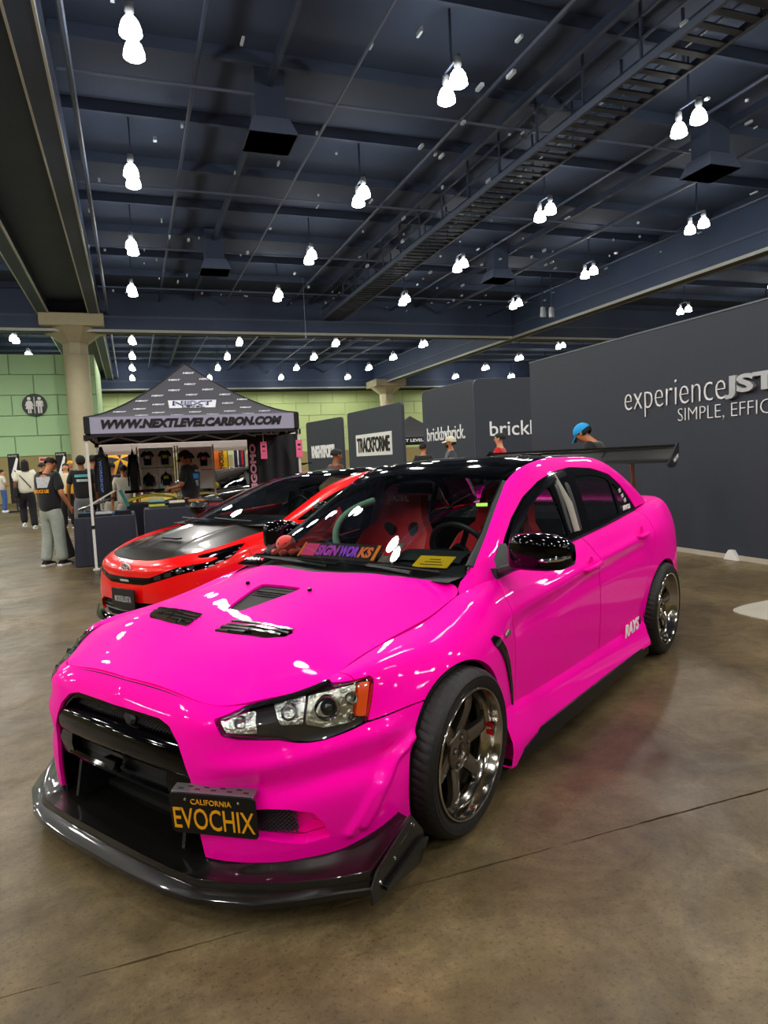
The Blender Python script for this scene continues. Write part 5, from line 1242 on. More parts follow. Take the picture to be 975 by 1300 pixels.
def person(loc, heading, h, label, skin='tan', shirt='15161a', trousers='16171b', shoes='e8e8e8', hair='short', hairc='0c0a09', bow=0.0, lean=0.0, arms=None, legs=None, sleeve=.55, hem=.86, extra=None, group=None, sub=2, loose=1.0):
    p = empty('person', (loc[0], loc[1], 0), R(heading), label, 'person', group)
    k = h / 1.75; p.scale = (k, k, k)
    arms = arms or {}; legs = legs or {}
    L = lambda q: (q[0], q[1] + lean * max(0, q[2] - .95), q[2] - .25 * lean * max(0, q[2] - .95) * lean)
    J = {'pelvis': (0, 0, .95), 'waist': (0, -.01, 1.08), 'chest': (0, -.015, 1.28), 'neck': (0, -.02, 1.47)}
    J = {n: L(q) for n, q in J.items()}
    nk = J['neck']; c, s = math.cos(bow), math.sin(bow)
    HD = lambda y, z: (nk[0], nk[1] + y * c + z * s, nk[2] + z * c - y * s)
    J['neck2'] = HD(.005, .06); J['jaw'] = HD(.030, .115); J['face'] = HD(.022, .175); J['crown'] = HD(.0, .235)
    for sd, sg in (('l', -1), ('r', 1)):
        a = arms.get(sd, {})
        J['sh' + sd] = L((.18 * sg, -.015, 1.435)); J['el' + sd] = a.get('el') or L((.245 * sg, -.03, 1.15)); J['wr' + sd] = a.get('wr') or L((.255 * sg, .05, .915))
        e, w = Vector(J['el' + sd]), Vector(J['wr' + sd]); d = (w - e).normalized()
        side = Vector((sg, 0, 0)); nrm = d.cross(side).normalized() if abs(d.dot(side)) < .95 else Vector((0, 0, 1)); wide = nrm.cross(d).normalized() * 1.0
        fw = nrm if nrm.y > 0 or abs(nrm.y) < .3 else -nrm
        J['pa' + sd] = tuple(w + d * .055)
        for f in range(4):
            ln = (.075, .085, .080, .065)[f]; b0 = w + d * .095 + fw * (.027 - .018 * f)
            inn = -side if abs(d.z) > .5 else Vector((0, 0, -1))
            J['f%d%sa' % (f, sd)] = tuple(b0 + d * ln * .45 + inn * .006); J['f%d%sb' % (f, sd)] = tuple(b0 + d * ln * .85 + inn * .024)
        J['th' + sd + 'a'] = tuple(w + d * .055 + fw * .042); J['th' + sd + 'b'] = tuple(w + d * .095 + fw * .055 - side * .012)
        g = legs.get(sd, {})
        J['hi' + sd] = (.09 * sg, 0, .90); J['kn' + sd] = g.get('kn') or (.105 * sg, .02, .50); J['an' + sd] = g.get('an') or (.115 * sg, -.02, .09)
    rad = {'pelvis': (.155, .115), 'waist': (.135, .10), 'chest': (.155, .11), 'neck': (.062, .06), 'neck2': (.052, .052), 'jaw': (.066, .070), 'face': (.082, .098), 'crown': (.060, .072)}
    N = {n: (J[n], rad[n]) for n in ('pelvis', 'waist', 'chest', 'neck', 'neck2', 'jaw', 'face', 'crown')}
    E = [('pelvis', 'waist'), ('waist', 'chest'), ('chest', 'neck'), ('neck', 'neck2'), ('neck2', 'jaw'), ('jaw', 'face'), ('face', 'crown')]
    for sd in 'lr':
        N['sh' + sd] = (J['sh' + sd], (.058, .06)); N['el' + sd] = (J['el' + sd], (.040, .042)); N['wr' + sd] = (J['wr' + sd], (.027, .030)); N['pa' + sd] = (J['pa' + sd], (.020, .038))
        E += [('chest', 'sh' + sd), ('sh' + sd, 'el' + sd), ('el' + sd, 'wr' + sd), ('wr' + sd, 'pa' + sd)]
        for f in range(4):
            N['f%d%sa' % (f, sd)] = (J['f%d%sa' % (f, sd)], (.009, .009)); N['f%d%sb' % (f, sd)] = (J['f%d%sb' % (f, sd)], (.0075, .0075))
            E += [('pa' + sd, 'f%d%sa' % (f, sd)), ('f%d%sa' % (f, sd), 'f%d%sb' % (f, sd))]
        N['th' + sd + 'a'] = (J['th' + sd + 'a'], (.011, .011)); N['th' + sd + 'b'] = (J['th' + sd + 'b'], (.009, .009)); E += [('pa' + sd, 'th' + sd + 'a'), ('th' + sd + 'a', 'th' + sd + 'b')]
        N['hi' + sd] = (J['hi' + sd], (.08, .085)); N['kn' + sd] = (J['kn' + sd], (.055, .058)); N['an' + sd] = (J['an' + sd], (.038, .042))
        E += [('pelvis', 'hi' + sd), ('hi' + sd, 'kn' + sd), ('kn' + sd, 'an' + sd)]
    body = skin_mesh(N, E, 'pelvis', sub); body.materials.append(SKIN[skin])
    # nose, ears and mouth join the body mesh
    hq = (Matrix.Rotation(-bow, 3, 'X'))
    hp = lambda x, y, z: Vector(nk) + hq @ Vector((x, y, z))
    b = MB(); b.ball(hp(0, .106, .155), (.014, .018, .022), 8, 6)
    for sg in (1, -1): b.ball(hp(.074 * sg, .005, .165), (.012, .022, .032), 8, 6)
    bm = bmesh.new(); bm.from_mesh(body); t = raw_mesh('features', b.v, b.f, SKIN[skin], True); bm.from_mesh(t); bm.to_mesh(body); bm.free(); bpy.data.meshes.remove(t)
    body.polygons.foreach_set('use_smooth', [True] * len(body.polygons))
    bo = link_mesh('body', body, p)
    M_eye = mat('eye_dark', '15100d', .3); M_lips = mat('lips', '8e4f42', .5)
    for sg in (1, -1):
        MB().ball(hp(.030 * sg, .090, .178), (.013, .008, .007), 8, 6).build('eye', M_eye, bo, smooth=True)
        MB().ball(hp(.030 * sg, .096, .198), (.018, .006, .004), 8, 4).build('eyebrow', mat('hair_' + hairc, hairc, .7), bo, smooth=True)
    MB().ball(hp(0, .096, .120), (.022, .006, .006), 8, 4).build('mouth', M_lips, bo, smooth=True)
    # clothes
    f = 1.0 * loose
    hz_ = hem
    NS = {'hem': (lerp(J['pelvis'], (J['pelvis'][0], J['pelvis'][1], hz_), 1), (.185 * f, .145 * f)), 'waist': (J['waist'], (.178 * f, .138 * f)), 'chest': (J['chest'], (.178, .135)), 'collar': (lerp(J['chest'], J['neck'], .86), (.088, .078))}
    ES = [('hem', 'waist'), ('waist', 'chest'), ('chest', 'collar')]
    for sd in 'lr':
        NS['sh' + sd] = (lerp(J['sh' + sd], J['chest'], .05), (.078, .08)); q = lerp(J['sh' + sd], J['el' + sd], min(1, sleeve * 1.6)); NS['sl' + sd] = (q, (.066 * f, .068 * f)); ES += [('chest', 'sh' + sd), ('sh' + sd, 'sl' + sd)]
        if sleeve > .65: NS['cu' + sd] = (lerp(J['el' + sd], J['wr' + sd], .92), (.042, .045)); ES.append(('sl' + sd, 'cu' + sd))
    sm = skin_mesh(NS, ES, 'chest', sub); sm.materials.append(mat('cloth_' + shirt, shirt, .85, sheen=.2, vary=.12, vscale=9)); so = link_mesh('shirt', sm, p)
    NT = {'top': ((0, J['pelvis'][1], .985), (.160, .125)), 'seat': ((0, 0, .90), (.165, .13))}; ET = [('top', 'seat')]
    for sd in 'lr':
        NT['hi' + sd] = (lerp(J['hi' + sd], J['kn' + sd], .25), (.098 * f, .102 * f)); NT['kn' + sd] = (J['kn' + sd], (.082 * f, .088 * f)); NT['cf' + sd] = (lerp(J['kn' + sd], J['an' + sd], .6), (.076 * f, .08 * f)); NT['hm' + sd] = (lerp(J['kn' + sd], J['an' + sd], 1.06), (.078 * f, .085 * f))
        ET += [('seat', 'hi' + sd), ('hi' + sd, 'kn' + sd), ('kn' + sd, 'cf' + sd), ('cf' + sd, 'hm' + sd)]
    tm = skin_mesh(NT, ET, 'seat', sub); tm.materials.append(mat('cloth_' + trousers, trousers, .9, vary=.2, vscale=14)); link_mesh('trousers', tm, p)
    for sd, sg in (('l', -1), ('r', 1)):
        an = Vector(J['an' + sd]); z0 = an.z - .09; sh = MB()
        rows = []
        for y, w, hh in ((-.075, .030, .06), (-.05, .040, .085), (.0, .043, .09), (.06, .045, .075), (.12, .047, .055), (.165, .040, .04), (.185, .020, .025)):
            rows.append([(an.x + w * math.cos(t) + .03 * sg * max(0, y), an.y + y, z0 + .012 + max(0, hh * math.sin(t))) for t in np.linspace(-.15, PI + .15, 11)])
        sh.sheet(rows); so2 = sh.build('shoe', mat('shoe_' + shoes, shoes, .6), p, smooth=True)
        MB().prism([(an.x - .047 + .0 * sg, an.y - .08), (an.x + .047, an.y - .08), (an.x + .052 + .03 * sg * .1, an.y + .12), (an.x + .02 + .005 * sg, an.y + .19), (an.x - .02 + .005 * sg, an.y + .19), (an.x - .052, an.y + .12)], z0, z0 + .028).build('sole', mat('sole_white', 'e6e6e2', .6), so2)
    # hair
    mh = mat('hair_' + hairc, hairc, .75, bump=.4, bscale=90)
    def cap(rx, ry, rz, oy, oz, a0, name, m, lift=0.0):
        rows = []
        for i in range(9):
            a = a0 + (PI / 2 - a0) * i / 8; row = []
            for t in np.linspace(0, 2 * PI, 19):
                x, y, z = rx * math.cos(a) * math.cos(t), ry * math.cos(a) * math.sin(t), rz * math.sin(a)
                if y > 0: z = z + lift * (y / ry) * (1 - i / 8)
                row.append(hp(x, y + oy, z + oz))
            rows.append(row)
        return MB().sheet(rows, .004).build(name, m, p, smooth=True)
    if hair in ('short', 'long', 'bob'):
        cap(.080, .099, .088, -.010, .185, -.30, 'hair', mh, .05)
        if hair != 'short':
            ln = .22 if hair == 'long' else .14
            MB().sheet([[hp(.088 * math.cos(t) * (1 + .12 * q), -.02 + .10 * math.sin(t), .20 - ln * q) for t in np.linspace(PI - .2, 2 * PI + .2, 13)] for q in (0, .35, .7, 1)], .02).build('hair_back', mh, p, smooth=True)
    elif hair in ('cap', 'beanie'):
        cap(.088, .108, .105, -.004, .185, -.10, 'hat', mat('hat_' + hairc, hairc, .8), .03)
        if hair == 'cap':
            MB().sheet([[hp(.075 * u * (1 - .25 * v * v), .085 + .085 * v, .195 - .02 * v - .02 * u * u) for u in np.linspace(-1, 1, 7)] for v in np.linspace(0, 1, 5)], .006).build('hat_brim', mat('hat_' + hairc, hairc, .8), p, smooth=True)
        cap(.080, .100, .06, -.008, .155, -.6, 'hair', mat('hair_0c0a09', '0c0a09', .75), .10)
    if extra: extra(p, hp, J)
    return p
def back_print(rows):
    """flat print on the back of a shirt: (text or block, colour, width, height, z)"""
    def f(p, hp, J):
        sh = [c for c in p.children if c.name.startswith('shirt')][0]
        for kind, col, w, h_, z in rows:
            zq = z; y = -.148 if z < 1.2 else -.152
            y += J['chest'][1] + .015 + (J['chest'][1] + .015) * .0
            if kind == 'block':
                MB().sheet([[(w * (u - .5), y - .004 + .05 * (2 * u - 1) ** 2, zq + h_ * (v - .5)) for u in np.linspace(0, 1, 7)] for v in (0, 1)], .002).build('shirt_print', mat('print_' + col, col, .8, vary=.5, vscale=25), sh)
            else: text('shirt_lettering', kind, mat('print_' + col, col, .8), sh, (0, y - .012, zq), (1, 0, 0), (0, 0, 1), w, h_, .003, bold=.03)
    return f
dn = lambda sg, el, wr: {'el': el, 'wr': wr}
P1 = person((-1.22, 11.74), -38, 1.70, 'man in black tee with orange back print and grey jeans by tent leg', 'tan', '101116', '9aa29a', '1a1a1a', bow=.55, loose=1.14, hem=.80, sub=2,
            arms={'r': {'el': (.27, -.04, 1.14), 'wr': (.26, .12, .93)}, 'l': {'el': (-.25, .05, 1.15), 'wr': (-.20, .24, 1.0)}}, legs={'r': {'an': (.13, .03, .09)}, 'l': {'an': (-.12, -.05, .09)}},
            extra=back_print([('block', 'c8ccd0', .27, .17, 1.33), ('BRUCE LEE', 'f0a010', .29, .055, 1.19)]))
person((-2.62, 20.1), 12, 1.83, 'person with long black hair, white tee and black trousers walking away', 'brown', 'dcdac8', '17171b', 'efefef', 'long', legs={'l': {'kn': (-.10, .16, .52), 'an': (-.10, .02, .17)}, 'r': {'kn': (.10, -.02, .50), 'an': (.11, -.14, .10)}}, loose=1.1)
person((-2.38, 21.4), -60, 1.74, 'man in olive tee behind the man with the orange back print', 'tan', '7d7b4c', '4d5c74', '33343a', bow=.25)
person((-4.80, 30.6), -70, 1.68, 'person in white top and blue jeans holding a small child', 'light', 'd8d4c8', '3e5f9c', 'e8e8e8', arms={'r': {'el': (.24, .06, 1.12), 'wr': (.10, .30, 1.05)}, 'l': {'el': (-.24, .06, 1.12), 'wr': (-.08, .30, 1.08)}})
person((-4.45, 32.8), 30, 1.74, 'dark haired man in black tee behind the holder of the child', 'tan', '191a1f', '31466e', 'e0e0e0')
ch = person((-4.50, 30.70), 110, 1.0, 'small child in black top carried on an arm at the left edge', 'light', '1a1b20', 'c9a184', 'f0f0f0', hair='short', hairc='2a1c12'); ch.location.z = .62
person((-1.62, 19.6), 170, 1.68, 'smiling woman in cream top between the tent leg and the man with back print', 'light', 'd8cfae', '15161a', '202020', 'bob')
person((-1.75, 23.0), -150, 1.78, 'person with yellow headscarf among the crowd at left', 'tan', '25262b', '2c2d33', '303030', 'beanie', 'd89a18')
person((-.93, 14.6), 5, 1.74, 'man in black cap and tee with teal back print behind tent leg', 'brown', '14151a', '6d6f72', '2a2a2a', 'cap', '0f1013', extra=back_print([('block', '5fb7c0', .26, .05, 1.36), ('block', 'b7c6cc', .22, .05, 1.27)]))
person((-.72, 14.95), -20, 1.76, 'man in plain black tee right of the teal print tee', 'tan', '111216', '3b3c41', '2a2a2a', 'short')
person((-.38, 14.15), -15, 1.60, 'person in dark tee and pale trousers behind the hanging hoodie', 'tan', '1d1f26', 'b9b4a6', '303030', 'short', bow=.2)
person((-.16, 13.75), 10, 1.53, 'boy in pale grey tee seen from behind under the tent', 'tan', 'c9c6b4', 'b5b1a2', 'd0d0d0', 'short')
person((.90, 12.15), 58, 1.72, 'man in black cap and black tee with blue back print under tent', 'tan', '0f1014', '1b1c22', '222222', 'cap', '0b0b0d', bow=.45, loose=1.1,
       arms={'l': {'el': (-.25, .02, 1.14), 'wr': (-.16, .27, 1.10)}, 'r': {'el': (.26, .02, 1.12), 'wr': (.14, .26, 1.07)}}, extra=back_print([('PERFORM', 'c9d3da', .20, .035, 1.38), ('block', '2f86d6', .20, .09, 1.29), ('block', '8e99a4', .12, .10, 1.17)]))
person((2.97, 10.35), -80, 1.60, 'dark haired man in rust tee between the red car and the booth walls', 'brown', '5a3026', '23242a', '303030', 'short', bow=.2)
person((6.02, 14.0), -45, 1.71, 'person with black hair in black top left of the man in cream cap', 'tan', '131419', '202126', '303030', 'short')
person((5.92, 12.45), 75, 1.78, 'bearded man in cream cap and dark grey tee', 'tan', '3a3c42', '25262b', '303030', 'cap', 'cfc9ae', extra=lambda p, hp, J: MB().ball(hp(0, .065, .105), (.055, .045, .045), 10, 8).build('beard', mat('hair_0c0a09', '0c0a09', .75), p, smooth=True))
def glasses(p, hp, J):
    b = MB()
    for sg in (1, -1): b.tube([hp(.032 * sg + .022 * math.cos(t), .112, .176 + .018 * math.sin(t)) for t in np.linspace(0, 2 * PI, 13)[:-1]], .003, 5, closed=True); b.bar(hp(.054 * sg, .11, .178), hp(.078 * sg, .02, .175), .004)
    b.build('spectacles', M_black, p)
person((6.46, 11.45), 48, 1.79, 'man in bright red shirt with spectacles in front of the cut off lettering', 'light', 'c01020', '1c1d22', '303030', 'short', extra=glasses)
person((5.45, 7.15), 35, 1.78, 'man in bright blue cap and black printed tee bending behind the rear wing', 'tan', '101116', '1b1c22', '303030', 'cap', '1a9be0', bow=.75, lean=.22, extra=back_print([('block', 'c8423c', .10, .13, 1.10), ('block', 'd8d8d4', .10, .10, .98)]))
# crowd far behind
rnd = random.Random(3)
for i, (x, y, c, h_) in enumerate(((-3.6, 33, '2a3350', 'short'), (-3.1, 35, '8e8a78', 'long'), (-1.9, 30, '1a1a1e', 'short'), (-1.4, 33, '54202a', 'short'), (-.6, 27, '202833', 'short'), (.5, 29, '1c1c20', 'cap'))):
    person((x, y), rnd.uniform(-180, 180), rnd.uniform(1.65, 1.8), ['man in navy tee far back below the left sign', 'long haired woman in beige top far back', 'man in black far back beside the column base', 'person in wine red top far back', 'man in slate tee beyond the tent', 'person in black cap beyond the tent'][i], rnd.choice(['tan', 'light', 'brown']), c, rnd.choice(['2b3b5a', '1b1b20', '5b5f66']), '303030', h_, sub=1)
bg = MB().tube([(-2.86, 20.03, 1.55), (-2.68, 19.93, 1.35), (-2.50, 19.96, 1.10), (-2.55, 20.1, .98)], .012, 6).build('crossbody_bag', mat('bag_black', '0e0e11', .6)); prop(bg, 'black crossbody bag with strap over white tee', 'bag')
bg.location = (0, 0, 0); MB().box((-2.86, 20.08, .98), (.10, .22, .26)).build('pouch', mat('bag_black', '0e0e11', .6), bg, bevel=.03)
yb = MB().box((0, 0, 0), (.22, .10, .26), taper=.9).build('tote_bag', mat('bag_yellow', 'e3a520', .7), bevel=.02); prop(yb, 'yellow tote bag held by the woman in cream top', 'bag'); yb.location = (-1.52, 19.35, 1.02)
MB().tube([(-.05, 0, .12), (-.03, 0, .22), (.03, 0, .22), (.05, 0, .12)], .008, 5).build('strap', mat('bag_yellow', 'e3a520', .7), yb)
# ---------------------------------------------------------------- the vendor tent and its goods
TX, TY, TH = .955, 12.30, 1.55; ZE, ZP, PW = 2.19, 3.17, 1.45
M_tent = cloth_mat('tent_fabric', '4c4c55', .3); M_val = mat('valance_fabric', '9c9cb4', .8); M_tblk = mat('tent_black', '17171b', .8); M_pole = mat('pole_white', 'cfd0cc', .4)
M_prnt = mat('tent_print', 'c8c9d2', .7); M_ink = mat('tent_ink', '15151b', .7)
tent = empty('canopy_tent', (TX, TY, 0), 0, 'dark grey printed pop up tent with pale lettered valance', 'tent')
def cz(x, y): d = max(abs(x), abs(y)) / TH; return ZE + (ZP - ZE) * max(0, 1 - d) ** PW
for k in range(4):
    rows = []
    for i in range(13):
        v = TH * i / 12
        rows.append([(u * v, -v, cz(0, v)) for u in np.linspace(-1, 1, 9)])
    q = Matrix.Rotation(PI / 2 * k, 3, 'Z')
    pn_ = MB().sheet([[q @ Vector(p) for p in row] for row in rows]).build('canopy_panel', M_tent, tent, smooth=True)
    va = MB().box((0, -TH - .004, (ZE + 1.925) / 2), (2 * TH - .14, .008, ZE - 1.925)).build('valance', M_val if k == 0 else M_tent, tent, rot=(0, 0, PI / 2 * k))
    MB().box((0, -TH - .006, 1.93), (2 * TH, .012, .05)).box((-TH + .035, -TH - .006, 2.06), (.07, .012, .26)).box((TH - .035, -TH - .006, 2.06), (.07, .012, .26)).build('valance_border', M_tblk, va)
    MB().tube([q @ Vector((TH * t, -TH * t, cz(0, TH * t) + .004)) for t in np.linspace(0, 1, 12)], .012, 5).build('seam_piping', M_tblk, tent)
front = [c for c in tent.children if c.name.startswith('canopy_panel')][0]
va0 = [c for c in tent.children if c.name.startswith('valance')][0]
text('valance_lettering', 'WWW.NEXTLEVELCARBON.COM', M_ink, va0, (-.02, -TH - .012, 2.085), (1, 0, 0), (0, 0, 1), 2.62, .135, .004, bold=.065, shear=.3)
nl = text_mesh('NEXT', shear=.25, bold=.05, depth=.003, w=.19, h=.05); nl.materials.clear(); nl.materials.append(M_prnt)
def on_canopy(o, x, y, off=.006):
    e = .01; n = Vector((-(cz(x + e, y) - cz(x - e, y)) / (2 * e), -(cz(x, y + e) - cz(x, y - e)) / (2 * e), 1)).normalized()
    r = Vector((1, 0, 0)); r = (r - n * r.dot(n)).normalized(); frame(o, Vector((x, y, cz(x, y))) + n * off, r, n.cross(r))
for x, y in ((.038,-.214),(-.205,-.372),(.284,-.352),(.031,-.476),(-.232,-.624),(.296,-.612),(-.5,-.762),(.024,-.746),(.549,-.752),(-.743,-.904),(-.504,-1.02),(.55,-1.012),(.803,-.9),(-.786,-1.158),(-.525,-1.322),(.01,-1.328),(.533,-1.322),(.803,-1.172),(1.067,-1.35),(-1.07,-1.258),(-.768,-1.46),(-.268,-1.5),(.249,-1.5),(.785,-1.5)):
    on_canopy(link_mesh('canopy_print', nl, front), x, y)
bx = MB().prism([(-.36, -.14), (.33, -.14), (.38, .14), (-.36, .14)], 0, .002).build('logo_board', M_prnt, front); on_canopy(bx, .004, -1.02, .006)
lt_ = text('logo_lettering', 'NEXT', M_ink, front, (0, 0, 0), (1, 0, 0), (0, 1, 0), .62, .17, .003, bold=.05, shear=.1); on_canopy(lt_, .004, -1.00, .012)
lt_ = text('logo_lettering', 'NEXT', mat('logo_blue', '8e96c0', .7), front, (0, 0, 0), (1, 0, 0), (0, 1, 0), .56, .14, .003, bold=.0, shear=.1); on_canopy(lt_, .004, -1.00, .016)
lt_ = text('logo_lettering', 'LEVEL', M_ink, front, (0, 0, 0), (1, 0, 0), (0, 1, 0), .34, .06, .003, bold=.02); on_canopy(lt_, .004, -1.115, .012)
for k, (sx, sy) in enumerate(((-1, -1), (1, -1), (1, 1), (-1, 1))):
    lg = MB().box((0, 0, .98), (.036, .036, 1.96)).build('leg', M_pole, tent, (sx * (TH - .01), sy * (TH - .01), 0), bevel=.004)
    MB().box((0, 0, .01), (.09, .09, .02)).build('foot', M_pole, lg); MB().box((0, 0, .62), (.048, .048, .05)).box((0, 0, 1.90), (.07, .07, .08)).build('slider', M_black, lg)
for k in range(4):
    q = Matrix.Rotation(PI / 2 * k, 3, 'Z'); b = MB()
    for s in range(4):
        x0 = -TH + s * TH / 2; x1 = x0 + TH / 2; y = -TH + .03
        b.bar(q @ Vector((x0, y, 1.93)), q @ Vector((x1, y, 2.14)), .02, .03); b.bar(q @ Vector((x0, y, 2.14)), q @ Vector((x1, y, 1.93)), .02, .03)
    b.build('truss', M_pole, tent)
b = MB()
for a in range(4): t = PI / 4 + PI / 2 * a; b.bar((0, 0, 2.95), (1.45 * TH * .66 * math.cos(t), 1.45 * TH * .66 * math.sin(t), 2.15), .025)
b.bar((0, 0, 2.3), (0, 0, 3.12), .03).build('peak_pole', M_pole, tent)

# tables under cloth
M_cloth = mat('table_cloth', '1f2230', .9, sheen=.2)
def table(x0, x1, y0, y1, h, label, rz=0.0):
    t = empty('table', ((x0 + x1) / 2, (y0 + y1) / 2, 0), rz, label, 'table', 'vendor tables')
    w, d = (x1 - x0) / 2, (y1 - y0) / 2
    MB().box((0, 0, h - .015), (2 * w, 2 * d, .03)).build('tabletop', M_trim, t)
    per = []; n = 14
    for i in range(n): per.append((-w + 2 * w * i / n, -d))
    for i in range(8): per.append((w, -d + 2 * d * i / 8))
    for i in range(n): per.append((w - 2 * w * i / n, d))
    for i in range(8): per.append((-w, d - 2 * d * i / 8))
    rows = []
    for z, o, a in ((h + .004, .0, 0), (h - .02, .012, .0), (h * .6, .02, .012), (h * .3, .028, .02), (.012, .034, .026)):
        rows.append([(x + (o + a * math.sin(i * 2.1)) * (1 if x > 0 else -1) * (abs(abs(x) - w) < .01), y + (o + a * math.sin(i * 1.7)) * (1 if y > 0 else -1) * (abs(abs(y) - d) < .01), z) for i, (x, y) in enumerate(per + per[:1])])
    MB().sheet(rows).add([(-w, -d, h + .004), (w, -d, h + .004), (w, d, h + .004), (-w, d, h + .004)], [(0, 1, 2, 3)]).build('cloth', M_cloth, t, smooth=True, sharp=R(50))
    for sx in (-1, 1):
        for sy in (-1, 1): MB().bar((sx * (w - .06), sy * (d - .06), 0), (sx * (w - .06), sy * (d - .06), h - .03), .03).build('leg', M_trim, t)
    return t
table(-.86, -.02, 11.22, 12.35, .73, 'low table under dark cloth beside the left tent leg')
table(.14, 1.55, 11.15, 11.75, .80, 'table under dark cloth behind the carbon hood')
table(-.12, 1.5, 12.75, 13.45, .82, 'back table under dark cloth below the yellow car parts')
def folded(x, y, z, w, d, h, col, label, pr=None):
    t = empty('folded_shirt', (x, y, z), 0, label, 'shirt', 'folded shirts on the tables')
    rows = []
    for (u, s) in ((0, 1.0), (.5, 1.03), (.9, 1.0), (1.0, .9)):
        rows.append([(s * w / 2 * max(-1, min(1, 1.35 * math.cos(a))), s * d / 2 * max(-1, min(1, 1.35 * math.sin(a))), u * h) for a in np.linspace(0, 2 * PI, 17)])
    b = MB().sheet(rows); b.add([p for p in rows[-1][:-1]], [tuple(range(16))]); b.build('cloth', mat('cloth_' + col, col, .9, vary=.15), t, smooth=True, sharp=R(50))
    if pr: MB().box((0, -.01, h + .001), (w * .5, d * .45, .003)).build('print', mat('print_' + pr, pr, .8, vary=.5, vscale=30), t)
    return t
for x, y, n, cols in ((-.70, 11.40, 2, ('15161c', '101116')), (-.45, 11.42, 2, ('0f1014', 'b9bec6')), (-.18, 11.42, 2, ('12131a', '14161d')), (-.62, 11.72, 2, ('c8ccd2', '16181f')), (-.30, 11.72, 1, ('2f86c8',)),
                      (.32, 11.32, 4, ('3c4048', 'b8c23c', '30343c', '7fa8a8')), (.62, 11.34, 3, ('17181d', '202127', 'd6d2c4')), (.92, 11.36, 3, ('8a5a38', '2a2b30', 'b7763f')), (1.22, 11.36, 2, ('a8242c', '1d1e23')), (.45, 11.60, 2, ('b2bac0', '23242a')), (1.05, 11.60, 2, ('d0ccc0', '4a2a2e'))):
    for k in range(n):
        pos = 'front' if y < 11.5 else 'rear'; where = 'low table by tent leg' if x < 0 else 'table behind carbon hood'
        nm = {'15161c': 'black', '101116': 'jet black', '0f1014': 'black', 'b9bec6': 'silver grey', '12131a': 'near black', '14161d': 'dark navy', 'c8ccd2': 'white', '16181f': 'black', '2f86c8': 'bright blue', '3c4048': 'slate', 'b8c23c': 'lime yellow', '30343c': 'dark slate', '7fa8a8': 'teal grey', '17181d': 'black', '202127': 'charcoal', 'd6d2c4': 'cream', '8a5a38': 'brown', '2a2b30': 'dark grey', 'b7763f': 'orange brown', 'a8242c': 'red', '1d1e23': 'black', 'b2bac0': 'pale grey', '23242a': 'charcoal', 'd0ccc0': 'off white', '4a2a2e': 'maroon'}[cols[k]]
        folded(x, y, (.735 if x < 0 else .805) + .035 * k, .235, .22, .034, cols[k], '%s folded shirt, %s in %s %s pile, %s' % (nm, ['lowest', 'second', 'third', 'top'][k], {-.70: 'first', -.45: 'second', -.18: 'last', -.62: 'first', -.30: 'last', .32: 'first', .62: 'second', .92: 'third', 1.22: 'fourth', .45: 'first', 1.05: 'second'}[x], pos, where), ['d8dce2', '3a8fd0', None, 'e8e84a'][k] if (k == n - 1) else None)
# yellow and black car parts on the back table
M_yl = mat('part_yellow', 'dcc814', .35, coat=.5)
def shell(name, pts, m, loc, rz, label, ribs=None, tilt=(0, 0)):
    t = empty(name, loc, rz, label, 'car part'); t.rotation_euler = (tilt[0], tilt[1], rz)
    MB().sheet(pts, .008).build('panel', m, t, smooth=True)
    if ribs: ribs(t)
    return t
hp_ = [[(x, y, .10 * (1 - (x / .48) ** 2) + .03 * (1 - (y / .3) ** 2)) for y in np.linspace(-.3, .3, 7)] for x in np.linspace(-.48, .48, 11)]
shell('spare_hood', hp_, M_carb2, (.32, 13.08, .845), 0, 'carbon hood with yellow edges lying on the back table', lambda t: [MB().tube([(x, -.30 * s, .10 * (1 - (x / .48) ** 2) + .01) for x in np.linspace(-.46, .46, 9)], .028, 6, flat=.6).build('edge_strip', M_yl, t, smooth=True) for s in (1, -1)])
shell('spare_fender', [[(x, y, .09 * math.cos(x * 3) + .06 * y) for y in np.linspace(-.16, .16, 5)] for x in np.linspace(-.28, .28, 9)], M_yl, (1.18, 13.05, .85), .1, 'yellow fender panel lying right on the back table')
shell('spare_lip', [[(x, .22 - .5 * x * x, .02 + .05 * v) for v in (0, .5, 1)] for x in np.linspace(-.5, .5, 11)], M_gloss, (.35, 13.0, .985), 0, 'glossy black lip lying on the carbon hood with yellow edges')
# dark hood leaning on the low table
shell('leaning_hood', [[(u * .38, .05 * math.cos(u * 1.5), v * 1.02) for v in np.linspace(0, 1, 6)] for u in np.linspace(-1, 1, 9)], M_carbon, (-1.06, 12.30, .02), R(78), 'dark carbon hood leaning against the left side of the low table', tilt=(R(-14), 0))
st = empty('hood_display', (-.45, 11.6, .735), 0, 'dark carbon hood panel lying tilted on a strut over the low table', 'car part')
MB().sheet([[(-.36 + .55 * u, .16 - .30 * v, .10 + .16 * u + .02 * math.sin(PI * v)) for v in np.linspace(0, 1, 5)] for u in np.linspace(0, 1, 6)], .012).build('panel', M_carbon, st, smooth=True)
MB().bar((-.30, -.08, .12), (.18, -.14, .38), .022).build('strut', M_pole, st); MB().box((.30, -.1, .25), (.05, .02, .28), ry=R(-22)).build('teal_board', mat('teal_board', '1f6f6c', .5), st)

